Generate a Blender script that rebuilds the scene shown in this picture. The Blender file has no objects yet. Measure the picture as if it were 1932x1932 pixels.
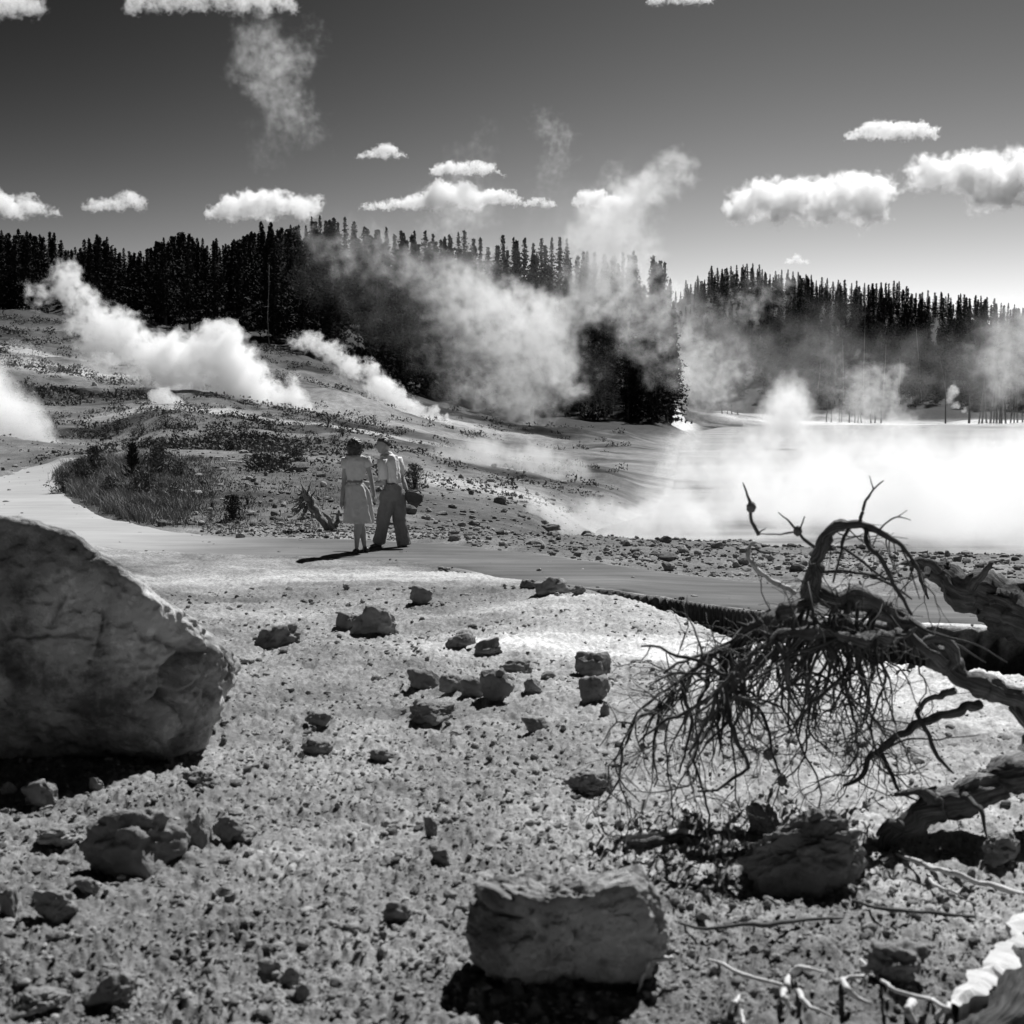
import bpy, bmesh, math, random
import numpy as np
from mathutils import Vector, Matrix, Quaternion
R = math.radians
scene = bpy.context.scene
COL = scene.collection

# ------------------------------------------------------------------ camera
CAMZ, PITCH, FL, CX, CY = 1.6, R(4.33), 2654.0, 966.0, 966.0
CP, SP = math.cos(PITCH), math.sin(PITCH)
cam_d = bpy.data.cameras.new('camera'); cam = bpy.data.objects.new('camera', cam_d); COL.objects.link(cam)
cam.location = (0, 0, CAMZ); cam.rotation_euler = (R(90) - PITCH, 0, 0)
cam_d.sensor_width = 36; cam_d.lens_unit = 'FOV'; cam_d.angle = R(40)
cam_d.clip_start = 0.1; cam_d.clip_end = 20000
cam_d.dof.use_dof = True; cam_d.dof.focus_distance = 24.0; cam_d.dof.aperture_fstop = 5.4
scene.camera = cam

def slope(v):                    # rise per metre of depth (world y) along the sight line through picture row v
    b = (CY - v) / FL
    return (-SP + b * CP) / (CP + b * SP)
def zat(v, Y): return CAMZ + Y * slope(v)
def at(u, v, Y):                 # the point at depth Y that stands where the photo shows (u, v)
    b = (CY - v) / FL
    k = Y / (CP + b * SP)
    return Vector(((u - CX) / FL * k, Y, CAMZ + Y * slope(v)))

# ------------------------------------------------------------------ light
SUN_EL, SUN_AZ = R(51), R(27)
S = Vector((math.sin(SUN_AZ) * math.cos(SUN_EL), math.cos(SUN_AZ) * math.cos(SUN_EL), math.sin(SUN_EL)))
sun_d = bpy.data.lights.new('sun', 'SUN'); sun = bpy.data.objects.new('sun', sun_d); COL.objects.link(sun)
sun_d.energy = 5.0; sun_d.angle = R(0.53); sun_d.color = (1, 1, 1)
sun.rotation_euler = S.to_track_quat('Z', 'Y').to_euler(); sun.location = (30, 40, 60)
w = bpy.data.worlds.new('World'); scene.world = w; w.use_nodes = True
nt = w.node_tree; nt.nodes.clear()
sky = nt.nodes.new('ShaderNodeTexSky'); sky.sky_type = 'NISHITA'; sky.sun_disc = False
sky.sun_elevation = SUN_EL; sky.sun_rotation = SUN_AZ; sky.altitude = 2300; sky.air_density = 1.0; sky.dust_density = 0.9
sep = nt.nodes.new('ShaderNodeSeparateColor'); nt.links.new(sky.outputs[0], sep.inputs[0])
dv = nt.nodes.new('ShaderNodeMath'); dv.operation = 'MULTIPLY'; dv.inputs[1].default_value = 1 / 2.9      # red filter and hard film
nt.links.new(sep.outputs[0], dv.inputs[0])
pw = nt.nodes.new('ShaderNodeMath'); pw.operation = 'POWER'; pw.inputs[1].default_value = 3.0
nt.links.new(dv.outputs[0], pw.inputs[0])
bg = nt.nodes.new('ShaderNodeBackground'); bg.inputs[1].default_value = 0.10
sh = nt.nodes.new('ShaderNodeMath'); sh.operation = 'MULTIPLY_ADD'; sh.inputs[1].default_value = 0.06; sh.inputs[2].default_value = 1.0   # the film's shoulder
nt.links.new(pw.outputs[0], sh.inputs[0])
dd_ = nt.nodes.new('ShaderNodeMath'); dd_.operation = 'DIVIDE'; nt.links.new(pw.outputs[0], dd_.inputs[0]); nt.links.new(sh.outputs[0], dd_.inputs[1])
# clear air: the sky away from the sun and high up is deeper, as through the red filter
tcw = nt.nodes.new('ShaderNodeTexCoord'); sx_ = nt.nodes.new('ShaderNodeSeparateXYZ'); nt.links.new(tcw.outputs['Generated'], sx_.inputs[0])
def _mr(src, a, b, c, d):
    q = nt.nodes.new('ShaderNodeMapRange'); q.interpolation_type = 'SMOOTHSTEP'; nt.links.new(src, q.inputs[0])
    for i, v in ((1, a), (2, b), (3, c), (4, d)): q.inputs[i].default_value = v
    return q.outputs[0]
def _mm(op, a, b, c=None):
    q = nt.nodes.new('ShaderNodeMath'); q.operation = op
    for i, v in enumerate((a, b, c)):
        if v is None: continue
        if hasattr(v, 'node'): nt.links.new(v, q.inputs[i])
        else: q.inputs[i].default_value = v
    return q.outputs[0]
fx = _mr(sx_.outputs[0], -0.42, 0.22, 0.80, 0.0); el = _mr(sx_.outputs[2], 0.0, 0.30, 0.45, 1.0)
fac = _mm('SUBTRACT', 1.12, _mm('MULTIPLY', fx, el))
nt.links.new(_mm('MULTIPLY', dd_.outputs[0], fac), bg.inputs[0])
wo = nt.nodes.new('ShaderNodeOutputWorld'); nt.links.new(bg.outputs[0], wo.inputs[0])
vs = scene.view_settings
scene.display_settings.display_device = 'sRGB'
vs.view_transform = 'Standard'; vs.look = 'None'; vs.gamma = 1; vs.exposure = 0.5; vs.use_curve_mapping = False
cy = scene.cycles
cy.max_bounces = 8; cy.diffuse_bounces = 2; cy.glossy_bounces = 2; cy.transmission_bounces = 2; cy.transparent_max_bounces = 12
cy.volume_bounces = 8; cy.volume_step_rate = 1.0; cy.volume_max_steps = 256
cy.use_adaptive_sampling = True; cy.adaptive_threshold = 0.02
cy.use_denoising = True
try: cy.denoiser = 'OPENIMAGEDENOISE'
except Exception: pass
cy.sample_clamp_indirect = 6

# ------------------------------------------------------------------ numpy noise
def _hash(ix, iy, iz, seed):
    n = (ix.astype(np.int64) * 374761393 + iy.astype(np.int64) * 668265263 + iz.astype(np.int64) * 2147483647 + seed * 974634777) & 0xffffffff
    n = ((n ^ (n >> 13)) * 1274126177) & 0xffffffff
    n = ((n ^ (n >> 16)) * 2246822519) & 0xffffffff
    return ((n ^ (n >> 15)) & 0xffff).astype(np.float64) / 32767.5 - 1.0
def vnoise(x, y, z, seed=0):
    x0, y0, z0 = np.floor(x), np.floor(y), np.floor(z)
    fx, fy, fz = x - x0, y - y0, z - z0
    sx, sy, sz = (f * f * f * (f * (f * 6 - 15) + 10) for f in (fx, fy, fz))
    out = 0
    for dx in (0, 1):
        for dy in (0, 1):
            for dz in (0, 1):
                wgt = (sx if dx else 1 - sx) * (sy if dy else 1 - sy) * (sz if dz else 1 - sz)
                out = out + wgt * _hash(x0 + dx, y0 + dy, z0 + dz, seed)
    return out
def fbm(x, y, z, octs=4, seed=0, gain=0.5, lac=2.03):
    a, s, out = 1.0, 1.0, 0
    for i in range(octs):
        out = out + a * vnoise(x * s + 17.3 * i, y * s - 9.1 * i, z * s + 3.7 * i, seed + i); a *= gain; s *= lac
    return out
def sstep(a, b, x):
    t = np.clip((x - a) / (b - a), 0, 1); return t * t * (3 - 2 * t)
def pchip(xs, ys, x):
    xs = np.asarray(xs, float); ys = np.asarray(ys, float); n = len(xs)
    h = np.diff(xs); d = np.diff(ys, axis=0) / (h if ys.ndim == 1 else h[:, None])
    m = np.zeros_like(ys)
    with np.errstate(divide='ignore', invalid='ignore'):
        hm = 2 / (1 / d[:-1] + 1 / d[1:])
    m[1:-1] = np.where(d[:-1] * d[1:] > 0, hm, 0); m[0] = d[0]; m[-1] = d[-1]
    x = np.clip(x, xs[0], xs[-1])
    i = np.clip(np.searchsorted(xs, x, side='right') - 1, 0, n - 2)
    t = (x - xs[i]) / h[i]; hh = h[i]
    if ys.ndim > 1: t = t[:, None]; hh = hh[:, None]
    return (ys[i] * (1 + 2 * t) * (1 - t) ** 2 + m[i] * hh * t * (1 - t) ** 2 + ys[i + 1] * t * t * (3 - 2 * t) + m[i + 1] * hh * t * t * (t - 1))

# ------------------------------------------------------------------ object helpers
def tag(o, label=None, cat=None, group=None, kind=None):
    if label: o['label'] = label
    if cat: o['category'] = cat
    if group: o['group'] = group
    if kind: o['kind'] = kind
    return o
def link(o, parent=None):
    COL.objects.link(o)
    if parent is not None: o.parent = parent
    return o
def mesh_np(name, V, F, mat=None, parent=None, smooth=True, loc=None):
    """V (n,3) array, F (m,k) int array of equal-size faces (or list of such arrays)"""
    V = np.asarray(V, np.float32)
    Fs = F if isinstance(F, list) else [F]
    Fs = [np.asarray(f, np.int32) for f in Fs if len(f)]
    me = bpy.data.meshes.new(name)
    me.vertices.add(len(V)); me.vertices.foreach_set('co', V.ravel())
    idx = np.concatenate([f.ravel() for f in Fs]); tot = np.concatenate([np.full(len(f), f.shape[1], np.int32) for f in Fs])
    start = np.concatenate([[0], np.cumsum(tot)[:-1]]).astype(np.int32)
    me.loops.add(len(idx)); me.loops.foreach_set('vertex_index', idx.astype(np.int32))
    me.polygons.add(len(tot)); me.polygons.foreach_set('loop_start', start)
    try: me.polygons.foreach_set('loop_total', tot)
    except Exception: pass
    me.polygons.foreach_set('use_smooth', np.full(len(tot), bool(smooth)))
    me.update(calc_edges=True); me.validate()
    if mat: me.materials.append(mat)
    o = bpy.data.objects.new(name, me); link(o, parent)
    if loc is not None: o.location = loc
    return o
def empty(name, loc, label=None, cat=None, group=None, rz=0):
    o = bpy.data.objects.new(name, None); link(o); o.location = loc; o.rotation_euler = (0, 0, rz); o.empty_display_size = 0.2
    return tag(o, label, cat, group)
def ico(sub):
    bm = bmesh.new(); bmesh.ops.create_icosphere(bm, subdivisions=sub, radius=1.0)
    V = np.array([v.co[:] for v in bm.verts]); F = np.array([[v.index for v in f.verts] for f in bm.faces]); bm.free()
    V /= np.linalg.norm(V, axis=1)[:, None]
    return V, F
ICO = {k: ico(k) for k in (1, 2, 3, 4, 5, 6)}

# ------------------------------------------------------------------ materials (all grey: the photograph is black and white)
def nodes(name):
    m = bpy.data.materials.new(name); m.use_nodes = True; t = m.node_tree; t.nodes.clear()
    out = t.nodes.new('ShaderNodeOutputMaterial'); return m, t, out
class NT:
    def __init__(s, t): s.t = t
    def n(s, kind, **kw):
        nd = s.t.nodes.new(kind)
        for k, v in kw.items(): setattr(nd, k, v)
        return nd
    def l(s, a, b): s.t.links.new(a, b)
    def val(s, x, inp):
        if hasattr(x, 'node'): s.l(x, inp)
        else: inp.default_value = x
    def math(s, op, a, b=None, c=None, clamp=False):
        nd = s.n('ShaderNodeMath', operation=op); nd.use_clamp = clamp
        for x, i in ((a, 0), (b, 1), (c, 2)):
            if x is not None: s.val(x, nd.inputs[i])
        return nd.outputs[0]
    def vmath(s, op, a, b=None):
        nd = s.n('ShaderNodeVectorMath', operation=op)
        s.val(a, nd.inputs[0])
        if b is not None: s.val(b, nd.inputs[1])
        return nd.outputs['Value'] if op in ('LENGTH', 'DISTANCE', 'DOT_PRODUCT') else nd.outputs[0]
    def noise(s, vec, scale, detail=4, rough=0.55, color=False, dist=0):
        nd = s.n('ShaderNodeTexNoise'); nd.inputs['Scale'].default_value = scale; nd.inputs['Detail'].default_value = detail
        nd.inputs['Roughness'].default_value = rough; nd.inputs['Distortion'].default_value = dist
        if vec is not None: s.l(vec, nd.inputs['Vector'])
        return nd.outputs['Color' if color else 'Fac']
    def mapr(s, x, a, b, c=0.0, d=1.0, kind='SMOOTHSTEP'):
        nd = s.n('ShaderNodeMapRange', interpolation_type=kind); s.val(x, nd.inputs[0])
        for i, q in ((1, a), (2, b), (3, c), (4, d)): nd.inputs[i].default_value = q
        return nd.outputs[0]
    def grey(s, x):
        nd = s.n('ShaderNodeCombineColor')
        for i in range(3): s.val(x, nd.inputs[i])
        return nd.outputs[0]
def surf_mat(name, lo, hi, scale=3.0, detail=6, bump=0.3, bscale=18.0, rough=0.9, spec=0.2, extra=None, island=0.0, bdist=0.02):
    m, t, out = nodes(name); g = NT(t)
    tc = g.n('ShaderNodeTexCoord').outputs['Object']
    x = g.mapr(g.noise(tc, scale, detail, 0.6), 0.3, 0.7, lo, hi, 'LINEAR')
    if island:
        ge = g.n('ShaderNodeNewGeometry'); r = g.mapr(ge.outputs['Random Per Island'], 0, 1, 1 - island, 1 + island, 'LINEAR'); x = g.math('MULTIPLY', x, r)
    if extra: x = extra(g, tc, x)
    b = g.n('ShaderNodeBsdfPrincipled'); b.inputs['Roughness'].default_value = rough; b.inputs['Specular IOR Level'].default_value = spec
    g.l(g.grey(x), b.inputs['Base Color'])
    if bump:
        bp = g.n('ShaderNodeBump'); bp.inputs['Strength'].default_value = bump; bp.inputs['Distance'].default_value = bdist
        g.l(g.noise(tc, bscale, 6, 0.65), bp.inputs['Height']); g.l(bp.outputs[0], b.inputs['Normal'])
    g.l(b.outputs[0], out.inputs['Surface']); return m
# ------------------------------------------------------------------ terrain heights
def Zp(pairs):                         # (depth, ('v', row)) or (depth, z) -> ln depth, z
    return [math.log(a) for a, b in pairs], [zat(b[1], a) if isinstance(b, tuple) else b for a, b in pairs]
V_ = lambda v: ('v', v)
near = [(0.4, 0.02), (3.4, 0.0), (6, -0.03), (9, -0.12), (12, -0.24), (15.5, -0.38)]
COLS = {
 -500: near + [(20, -0.42), (30, -0.4), (44, V_(882)), (54, V_(800)), (62, V_(815)), (75, V_(760)), (95, V_(660)), (120, V_(600)), (160, V_(560)), (230, V_(525)), (420, V_(520)), (900, V_(560)), (1600, V_(640))],
 0:    near + [(20, -0.46), (30, -0.47), (44, V_(889)), (53, V_(820)), (61, V_(835)), (75, V_(775)), (95, V_(690)), (120, V_(625)), (160, V_(578)), (230, V_(545)), (420, V_(540)), (900, V_(590)), (1600, V_(660))],
 180:  near + [(20, -0.48), (30, -0.46), (42, V_(872)), (48, V_(848)), (56, V_(850)), (72, V_(792)), (95, V_(715)), (120, V_(655)), (155, V_(595)), (230, V_(540)), (420, V_(545)), (900, V_(600)), (1600, V_(660))],
 330:  near + [(20, -0.5), (23.5, -0.48), (30, V_(920)), (40, V_(863)), (48, V_(850)), (60, V_(812)), (70, V_(776)), (95, V_(722)), (120, V_(670)), (150, V_(615)), (230, V_(535)), (420, V_(545)), (900, V_(620)), (1600, V_(670))],
 600:  near + [(20, -0.5), (22.5, -0.49), (30, V_(932)), (39, V_(872)), (50, V_(850)), (62, V_(812)), (72, V_(803)), (95, V_(760)), (120, V_(715)), (145, V_(672)), (230, V_(512)), (420, V_(540)), (900, V_(640)), (1600, V_(680))],
 800:  near + [(20, -0.5), (24, -0.53), (30, V_(960)), (36, V_(916)), (50, V_(881)), (70, V_(842)), (95, V_(805)), (125, V_(775)), (155, V_(745)), (230, V_(530)), (420, V_(560)), (900, V_(650)), (1600, V_(690))],
 1000: near + [(19, -0.5), (24, -0.62), (27, -0.95), (34, -0.9), (44, -1.1), (60, -1.35), (100, -1.3), (150, V_(803)), (175, V_(780)), (235, V_(545)), (420, V_(580)), (900, V_(660)), (1600, V_(700))],
 1150: near + [(18.5, -0.48), (23.5, -0.62), (25.5, -1.6), (30, -2.4), (40, -2.2), (50, -1.6), (100, -1.5), (160, -1.1), (185, V_(785)), (240, V_(568)), (420, V_(600)), (900, V_(670)), (1600, V_(705))],
 1240: near[:-1] + [(15, -0.4), (18, -0.46), (23, -0.62), (25.5, -1.8), (32, -2.6), (60, -1.92), (100, -1.85), (150, -1.8), (185, V_(792)), (250, V_(640)), (420, V_(600)), (900, V_(680)), (1600, V_(710))],
 1300: near[:-1] + [(15, -0.42), (18, -0.48), (23, -0.62), (25.5, -1.8), (32, -2.6), (60, -2.2), (130, -2.15), (190, -2.0), (235, V_(791)), (290, V_(760)), (430, V_(562)), (900, V_(690)), (1600, V_(715))],
 1400: near[:-1] + [(15, -0.44), (18, -0.5), (23, -0.62), (25.5, -1.8), (32, -2.6), (60, -2.6), (130, -2.6), (230, -2.5), (262, V_(790)), (300, V_(765)), (430, V_(548)), (900, V_(690)), (1600, V_(715))],
 1600: near[:-1] + [(14, -0.42), (17, -0.5), (21.5, -0.58), (24, -1.8), (32, -2.6), (60, -2.6), (130, -2.6), (245, -2.6), (280, V_(792)), (310, V_(770)), (440, V_(578)), (900, V_(690)), (1600, V_(715))],
 1932: near[:-1] + [(13.5, -0.44), (16, -0.52), (20.5, -0.6), (23.5, -1.8), (32, -2.6), (60, -2.6), (130, -2.6), (245, -2.6), (280, V_(792)), (310, V_(772)), (440, V_(622)), (900, V_(700)), (1600, V_(720))],
 2500: near[:-1] + [(13, -0.44), (16, -0.52), (20, -0.6), (23.5, -1.8), (32, -2.6), (60, -2.6), (130, -2.6), (245, -2.6), (280, V_(790)), (310, V_(772)), (440, V_(660)), (900, V_(710)), (1600, V_(725))],
}
LAKE_Z = -2.05
az_f = np.radians(np.arange(-25, 25.001, 0.058))
az_c = np.radians(np.concatenate([np.linspace(-180, -40, 36), np.linspace(-38.5, -25.6, 16)]))
AZ = np.concatenate([az_c, az_f, -az_c[::-1][:-1]])          # wraps round
RR = np.concatenate([np.geomspace(0.35, 3.0, 26)[:-1], np.geomspace(3.0, 42, 600)[:-1], np.geomspace(42, 1500, 300)])
AZm, RRm = np.meshgrid(AZ, RR)                                # (rings, cols)
GX, GY = RRm * np.sin(AZm), RRm * np.cos(AZm)
azc = np.clip(AZ, -R(35), R(35)); Ucol = CX + FL * np.tan(azc)
lnR = np.log(RR)
us = sorted(COLS)
LG = np.linspace(math.log(0.3), math.log(1650), 900)
prof = np.array([pchip(*Zp(COLS[k]), LG) for k in us])        # (cols, LG)
profU = pchip(us, prof, np.clip(Ucol, us[0], us[-1]))         # (AZ, LG)
H = np.empty_like(GX)
for j in range(len(AZ)):
    H[:, j] = np.interp(np.log(RR * math.cos(azc[j])), LG, profU[j])
Um = np.broadcast_to(Ucol, H.shape); Ym = RRm * np.cos(azc)[None, :]

def _sample(A, x, y):
    x = np.asarray(x, float); y = np.asarray(y, float)
    r = np.hypot(x, y); a = np.arctan2(x, y)
    i = np.clip(np.searchsorted(lnR, np.log(np.maximum(r, 0.36))) - 1, 0, len(RR) - 2)
    j = np.clip(np.searchsorted(AZ, a) - 1, 0, len(AZ) - 2)
    t = np.clip((np.log(np.maximum(r, 0.36)) - lnR[i]) / (lnR[i + 1] - lnR[i]), 0, 1); s = np.clip((a - AZ[j]) / (AZ[j + 1] - AZ[j]), 0, 1)
    return (A[i, j] * (1 - t) + A[i + 1, j] * t) * (1 - s) + (A[i, j + 1] * (1 - t) + A[i + 1, j + 1] * t) * s
def gz(x, y): return float(_sample(H, x, y))
def hit(u, v, lo=2.5, hi=700, n=900):                          # where the sight line through (u, v) first meets the ground
    Ys = np.geomspace(lo, hi, n); b = (CY - v) / FL
    xs = (u - CX) / FL * Ys / (CP + b * SP); zs = CAMZ + Ys * slope(v)
    d = zs - _sample(H, xs, Ys)
    k = int(np.argmax(d <= 0)) if (d <= 0).any() else n - 1
    if k > 0 and d[k] <= 0:
        t = d[k - 1] / (d[k - 1] - d[k]); Y = Ys[k - 1] + t * (Ys[k] - Ys[k - 1])
    else: Y = Ys[k]
    x = (u - CX) / FL * Y / (CP + b * SP)
    return Vector((x, Y, float(_sample(H, x, Y))))

# ---- the path, as near-edge / far-edge pairs read along its length
PATH = [((2500, 1250), (2500, 1178)), ((2200, 1218), (2200, 1150)), ((1932, 1188), (1932, 1128)), ((1700, 1176), (1700, 1122)), ((1450, 1156), (1450, 1102)), ((1250, 1129), (1250, 1080)),
        ((1100, 1110), (1100, 1056)), ((960, 1094), (980, 1040)), ((850, 1072), (870, 1029)), ((740, 1058), (760, 1022)), ((600, 1053), (610, 1016)), ((440, 1047), (450, 1011)),
        ((290, 1041), (330, 1001)), ((150, 1032), (235, 984)), ((20, 1010), (160, 955)), ((-60, 980), (118, 922)), ((-60, 940), (106, 900)), ((-20, 905), (115, 884)), ((60, 882), (150, 872)), ((150, 864), (215, 866)), ((225, 858), (270, 862))]
pe = [(hit(*a), hit(*b)) for a, b in PATH]
def resample(P, n):
    P = np.array([p[:] for p in P]); s = np.concatenate([[0], np.cumsum(np.linalg.norm(np.diff(P, axis=0), axis=1))]); s /= s[-1]
    return s, P
tt = np.arange(len(pe), dtype=float)
tn = np.linspace(0, len(pe) - 1, 420)
Lx = pchip(tt, np.array([p[0][:2] for p in pe]), tn); Rx = pchip(tt, np.array([p[1][:2] for p in pe]), tn)
_c = (Lx + Rx) / 2; _s = np.concatenate([[0], np.cumsum(np.linalg.norm(np.diff(_c, axis=0), axis=1))]); _n = np.linspace(0, _s[-1], 420)
Lx = np.stack([np.interp(_n, _s, Lx[:, q]) for q in (0, 1)], -1); Rx = np.stack([np.interp(_n, _s, Rx[:, q]) for q in (0, 1)], -1); tn = _n
_z = tn * 0; _d = Rx - Lx; _d = _d / np.linalg.norm(_d, axis=1)[:, None]
Lx = Lx + _d * (.16 * fbm(tn * 1.1, _z, _z, 4, 3, .65))[:, None]; Rx = Rx + _d * (.18 * fbm(tn * 1.0, _z + 7, _z, 4, 12, .65))[:, None]
Cx_, Wx = (Lx + Rx) / 2, np.linalg.norm(Lx - Rx, axis=1) / 2
sel = (RRm < 75) & (np.abs(AZm) < R(50))
pm = np.full(H.shape, 9.0)
gx, gy = GX[sel], GY[sel]; bx_ = (gy > 8) & (gy < 62); gx2, gy2 = gx[bx_], gy[bx_]
ring_ = np.concatenate([Lx[::3], Rx[::-3]]); m_ = len(ring_); ins = np.zeros(len(gx2), bool); dist = np.full(len(gx2), 9.0)
for k in range(m_):
    (x1, y1), (x2, y2) = ring_[k], ring_[(k + 1) % m_]
    ins ^= ((y1 > gy2) != (y2 > gy2)) & (gx2 < (x2 - x1) * (gy2 - y1) / (y2 - y1 + 1e-12) + x1)
    l2 = (x2 - x1) ** 2 + (y2 - y1) ** 2 + 1e-12; t_ = np.clip(((gx2 - x1) * (x2 - x1) + (gy2 - y1) * (y2 - y1)) / l2, 0, 1)
    dist = np.minimum(dist, (gx2 - x1 - t_ * (x2 - x1)) ** 2 + (gy2 - y1 - t_ * (y2 - y1)) ** 2)
dist = np.sqrt(dist); best = np.full(gx.shape, 9.0); best[bx_] = np.where(ins, np.clip(1 - dist / 1.5, 0.1, 1), 1 + dist / 0.5)
pm[sel] = best
PMASK = 1 - sstep(0.92, 1.25, pm)
# the path bed is a smooth shelf: flatten across its width
flat = H.copy()
# ---- ditch beside the path on the right: an abrupt cut under the near edge
eu = [CX + FL * p[0].x / p[0].y for p in pe[:10]][::-1]; eY = [p[0].y for p in pe[:10]][::-1]
tdist = np.interp(Um, eu, eY) - Ym
amp = np.interp(Um, [940, 1010, 1150, 1300, 1500, 1750, 1900, 2300], [0, 0.10, 0.38, 0.60, 0.64, 0.60, 0.5, 0.4])
wide = np.interp(Um, [940, 1100, 1250, 1350, 2400], [0.6, 1.0, 2.0, 2.6, 2.6])
tdist = tdist + 0.05 * vnoise(GX * 2.2, GY * 2.2, GX * 0, 5)
ditch = amp * sstep(0.02, 0.16, tdist) * (1 - sstep(0.30, 1.0, tdist / wide)) * (RRm < 40)
# ---- relief
bare = 1 - PMASK
z0 = np.zeros_like(GX)
farf = sstep(26, 60, RRm)
H = H - ditch
H += bare * (1 - farf) * (0.035 * fbm(GX * 1.1, GY * 1.1, z0, 3, 1) + 0.018 * fbm(GX * 6, GY * 6, z0, 3, 8) * np.minimum(1, 12 / RRm))
fine = sel & (RRm < 24)
crumb = fbm(GX[fine] * 21, GY[fine] * 21, z0[fine], 3, 31, 0.6)
H[fine] += bare[fine] * 0.022 * np.abs(crumb) * np.clip(1.5 - RRm[fine] / 20, 0.2, 1)
hill = sstep(0, 1, (H + 1.9) / 0.6)
H += farf * hill * bare * (0.55 * fbm(GX / 13, GY / 13, z0, 4, 3) * np.clip(RRm / 110, 0.25, 1.3) + 0.16 * fbm(GX / 2.2, GY / 2.2, z0, 3, 13) * (RRm < 170))
# a low hummock in front of the ditch, terraces along the open hillside
def mound(u, v, rx, ry, hgt):
    global H
    p = hit(u, v); d = ((GX - p.x) / rx) ** 2 + ((GY - p.y) / ry) ** 2
    H = H + hgt * np.exp(-d * 1.6) * bare
mound(1115, 1165, 0.9, 1.3, 0.13); mound(1020, 1130, 0.8, 1.0, 0.10); mound(700, 1110, 2.2, 1.6, 0.08)
mound(300, 800, 10, 4, 0.5); mound(690, 775, 5, 3, 0.9); mound(1140, 908, 1.6, 1.0, 0.35)

# ------------------------------------------------------------------ ground tone (bare mineral, cinders, scrub, forest floor, painted ditch shade)
tone = np.full(H.shape, 0.20)
n1 = fbm(GX * 0.35, GY * 0.35, z0, 4, 40); n2 = fbm(GX / 9, GY / 4.0, z0, 4, 50); n3 = fbm(GX / 3.0, GY / 1.2, z0, 4, 60)
tone += 0.055 * n1 + 0.05 * fbm(GX * 1.6, GY * 1.6, z0, 4, 44) * (RRm < 25)
# white sinter apron behind the near stones on the right, and along the slope under the couple
def blot(u, v, rx, ry, val, k=1.0):
    global tone
    p = hit(u, v); d = ((GX - p.x) / rx) ** 2 + ((GY - p.y) / ry) ** 2 + 0.35 * n1
    tone = tone + (val - tone) * np.clip(np.exp(-d) * k, 0, 1)
blot(1240, 1228, 1.5, 0.55, 0.62, 1.3); blot(1120, 1215, 0.9, 0.4, 0.6); blot(1800, 1230, 2.2, 1.0, 0.62, 1.3); blot(1932, 1290, 1.6, 1.3, 0.55, 1.1); blot(1700, 1290, 1.6, 0.9, 0.5)
blot(820, 1085, 2.0, 0.8, 0.42); blot(500, 1090, 2.5, 0.8, 0.40); blot(1120, 1130, 0.9, 0.8, 0.40); blot(1750, 1500, 1.0, 1.0, 0.42); blot(1500, 1560, 1.0, 0.7, 0.36)
verge = sstep(18.0, 21.5, Ym) * sstep(840, 1000, Um) * (Ym < 27); tone = tone + (0.13 - tone) * verge * (1 - PMASK)
# beyond the path
mid = sstep(22.6, 25.0, Ym) * (1 - sstep(820, 1000, Um)); tone = tone + ((0.115 + 0.05 * n3 + 0.03 * n2) - tone) * mid
tone = np.where((Ym > 26) & (Um > 840) & (Um < 1400) & (H > LAKE_Z - 0.4), 0.085 + 0.05 * n2 + 0.06 * n3, tone)
slopeface = sstep(24, 27, Ym) * (1 - sstep(33.5, 36.5, Ym)) * sstep(740, 860, Um); tone = tone + (0.085 + 0.03 * n3 - tone) * slopeface * (Um < 1150)
rim = np.exp(-((Ym - 40) / 4.5) ** 2) * sstep(740, 830, Um) * (1 - sstep(1000, 1120, Um)); tone = tone + (0.42 - tone) * rim * 0.85
hs = sstep(46, 58, Ym) * (1 - sstep(880, 1120, Um)); tone = tone + ((0.10 + 0.06 * n2 + 0.045 * n3) - tone) * hs
for (u, v, rx, ry, val, k) in [(60, 690, 9, 3, 0.34, 1.2), (30, 660, 8, 2.5, .3, 1), (110, 700, 7, 2.5, 0.36, 1.2), (420, 782, 9, 1.8, 0.3, 1), (560, 801, 10, 2.0, 0.34, 1.0), (640, 770, 3, 4, .28, 1), (840, 795, 8, 3, 0.36, 1.1), (740, 800, 8, 3, .26, 1)]: blot(u, v, rx, ry, val, k)
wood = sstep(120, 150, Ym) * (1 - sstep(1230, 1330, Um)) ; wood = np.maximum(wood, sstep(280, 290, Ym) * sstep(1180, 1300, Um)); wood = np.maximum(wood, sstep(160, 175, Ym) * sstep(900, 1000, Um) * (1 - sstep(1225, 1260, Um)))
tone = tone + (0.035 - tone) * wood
# pale sinter flats on the far shore
shore = sstep(248, 262, Ym) * (1 - sstep(276, 286, Ym)) * sstep(1330, 1380, Um); tone = tone + (0.45 + 0.3 * n2 - tone) * shore
shore2 = (Ym > 190) * (1 - sstep(225, 240, Ym)) * sstep(1160, 1230, Um) * (1 - sstep(1290, 1330, Um)); tone = tone + (0.6 - tone) * shore2
wet = np.exp(-np.abs(H - LAKE_Z) / 0.22) * (Ym > 40) * (Ym < 200) * (Um > 980) * (Um < 1400); tone = tone + (0.30 + 0.05 * n3 - tone) * np.clip(wet * 1.2, 0, 1)
ditch_shade = sstep(0.02, 0.10, ditch) * (RRm < 40); tone = tone + (0.05 - tone) * ditch_shade  # shade in the ditch, painted dark into the ground tone
tone = np.clip(tone, 0.02, 0.75)

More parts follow.
